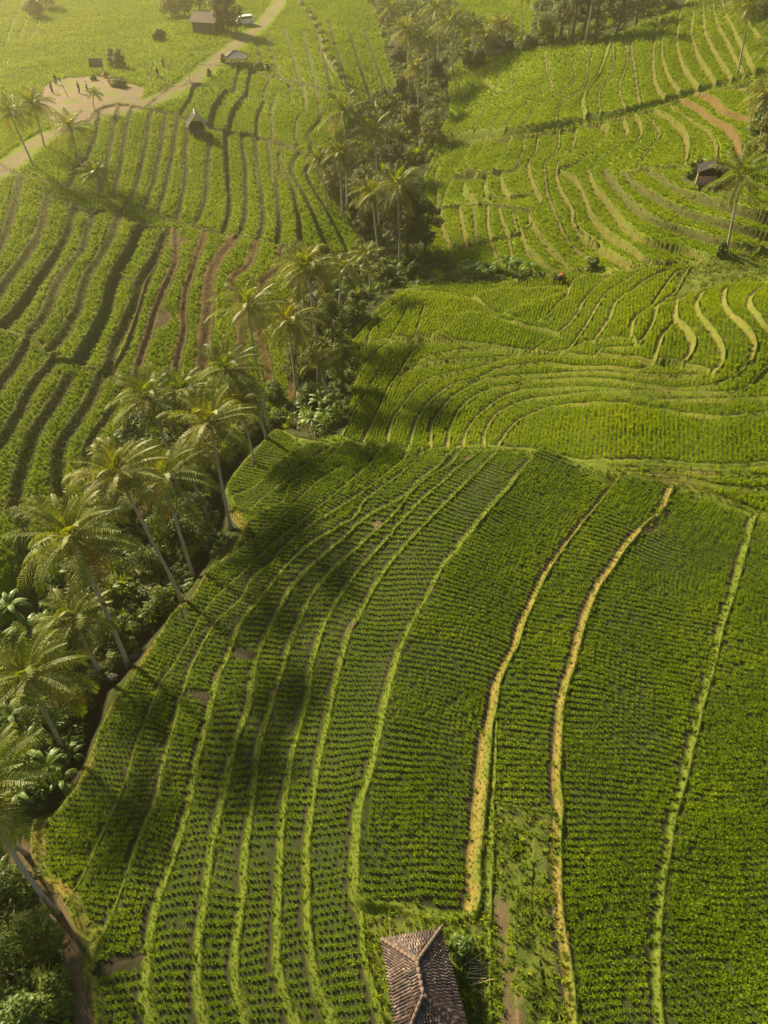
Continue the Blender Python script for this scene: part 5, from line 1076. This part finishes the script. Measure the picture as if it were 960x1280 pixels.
person((100, 117), 'person in dark green clothes facing another in the middle of the dirt clearing', 'darkcloth', 'bluecloth', 1.4)
person((110, 116), 'person in a white top and dark trousers in the middle of the dirt clearing', 'whitecloth', 'darkcloth', -1.4)
person((198, 98), 'person in dark clothes on the grass slope beside the dirt road, the lower of two', 'darkcloth', 'bluecloth', .8)
person((205, 85), 'person in grey clothes on the grass slope beside the dirt road, the upper of two', 'darkcloth', 'darkcloth', .2)
person((699, 354), 'farmer in a red top with a white headcloth bending at the gully edge', 'redcloth', 'darkcloth', .3, 'bend')
# flag stakes
for b, h, lean, lb in [((110, 76), 3.2, -.9, 'thin leaning reddish pole on the far field above the board shelter'), ((54, 50), 2.2, -.5, 'thin white stake on the upper left field'), ((86, 122), 2.6, -.7, 'slim leaning stake at the back of the dirt clearing'), ((123, 18), 2.0, 0, 'small white stake at the top of the far field')]:
    B = at(*b); o_ = thing('leaning_pole', lb, 'pole', B); mb = MB(); mb.tube([(0, 0, -.1), (lean, 0, h)], [.05, .035], 5); mb.obj('shaft', M['bamboo' if lean > -.6 else 'ridgetile'], o_); mb = MB(); mb.add([(lean, 0, h), (lean-.35, .03, h-.1), (lean-.3, 0, h-.35), (lean*.95, 0, h-.3)], [(0, 1, 2, 3)]); mb.obj('rag', M['whitecloth'], o_)
# red flowering plants near the board shelter
for b, lb in [((133, 97), 'orange red flowering shrub right of the board shelter'), ((140, 104), 'larger orange flowering shrub at the clearing corner')]:
    tree('flowering_shrub', b, 1.3, .8, M['frond_old'], lb, None, 500, .16, 'shrub', 1, .1)
# ------------------------------------------------------------------ haze
hz = bpy.data.meshes.new('haze'); x0, x1, y0, y1, z0, z1 = -420, 420, -30, 620, -13.9, 45
hz.from_pydata([(x, y, z) for z in (z0, z1) for y in (y0, y1) for x in (x0, x1)], [], [(0, 2, 3, 1), (4, 5, 7, 6), (0, 1, 5, 4), (2, 6, 7, 3), (0, 4, 6, 2), (1, 3, 7, 5)])
m_ = bpy.data.materials.new('haze'); m_.use_nodes = True; nt_ = m_.node_tree; nt_.nodes.remove(nt_.nodes['Principled BSDF']); pv_ = N(nt_, 'ShaderNodeVolumePrincipled', inp={'Color': (1, .91, .58, 1), 'Density': HAZE, 'Anisotropy': .78}); nt_.links.new(pv_.outputs[0], nt_.nodes['Material Output'].inputs['Volume'])
hz.materials.append(m_); ho = bpy.data.objects.new('haze', hz); C.objects.link(ho); ho['kind'] = 'stuff'; ho['label'] = 'warm morning haze over the valley'
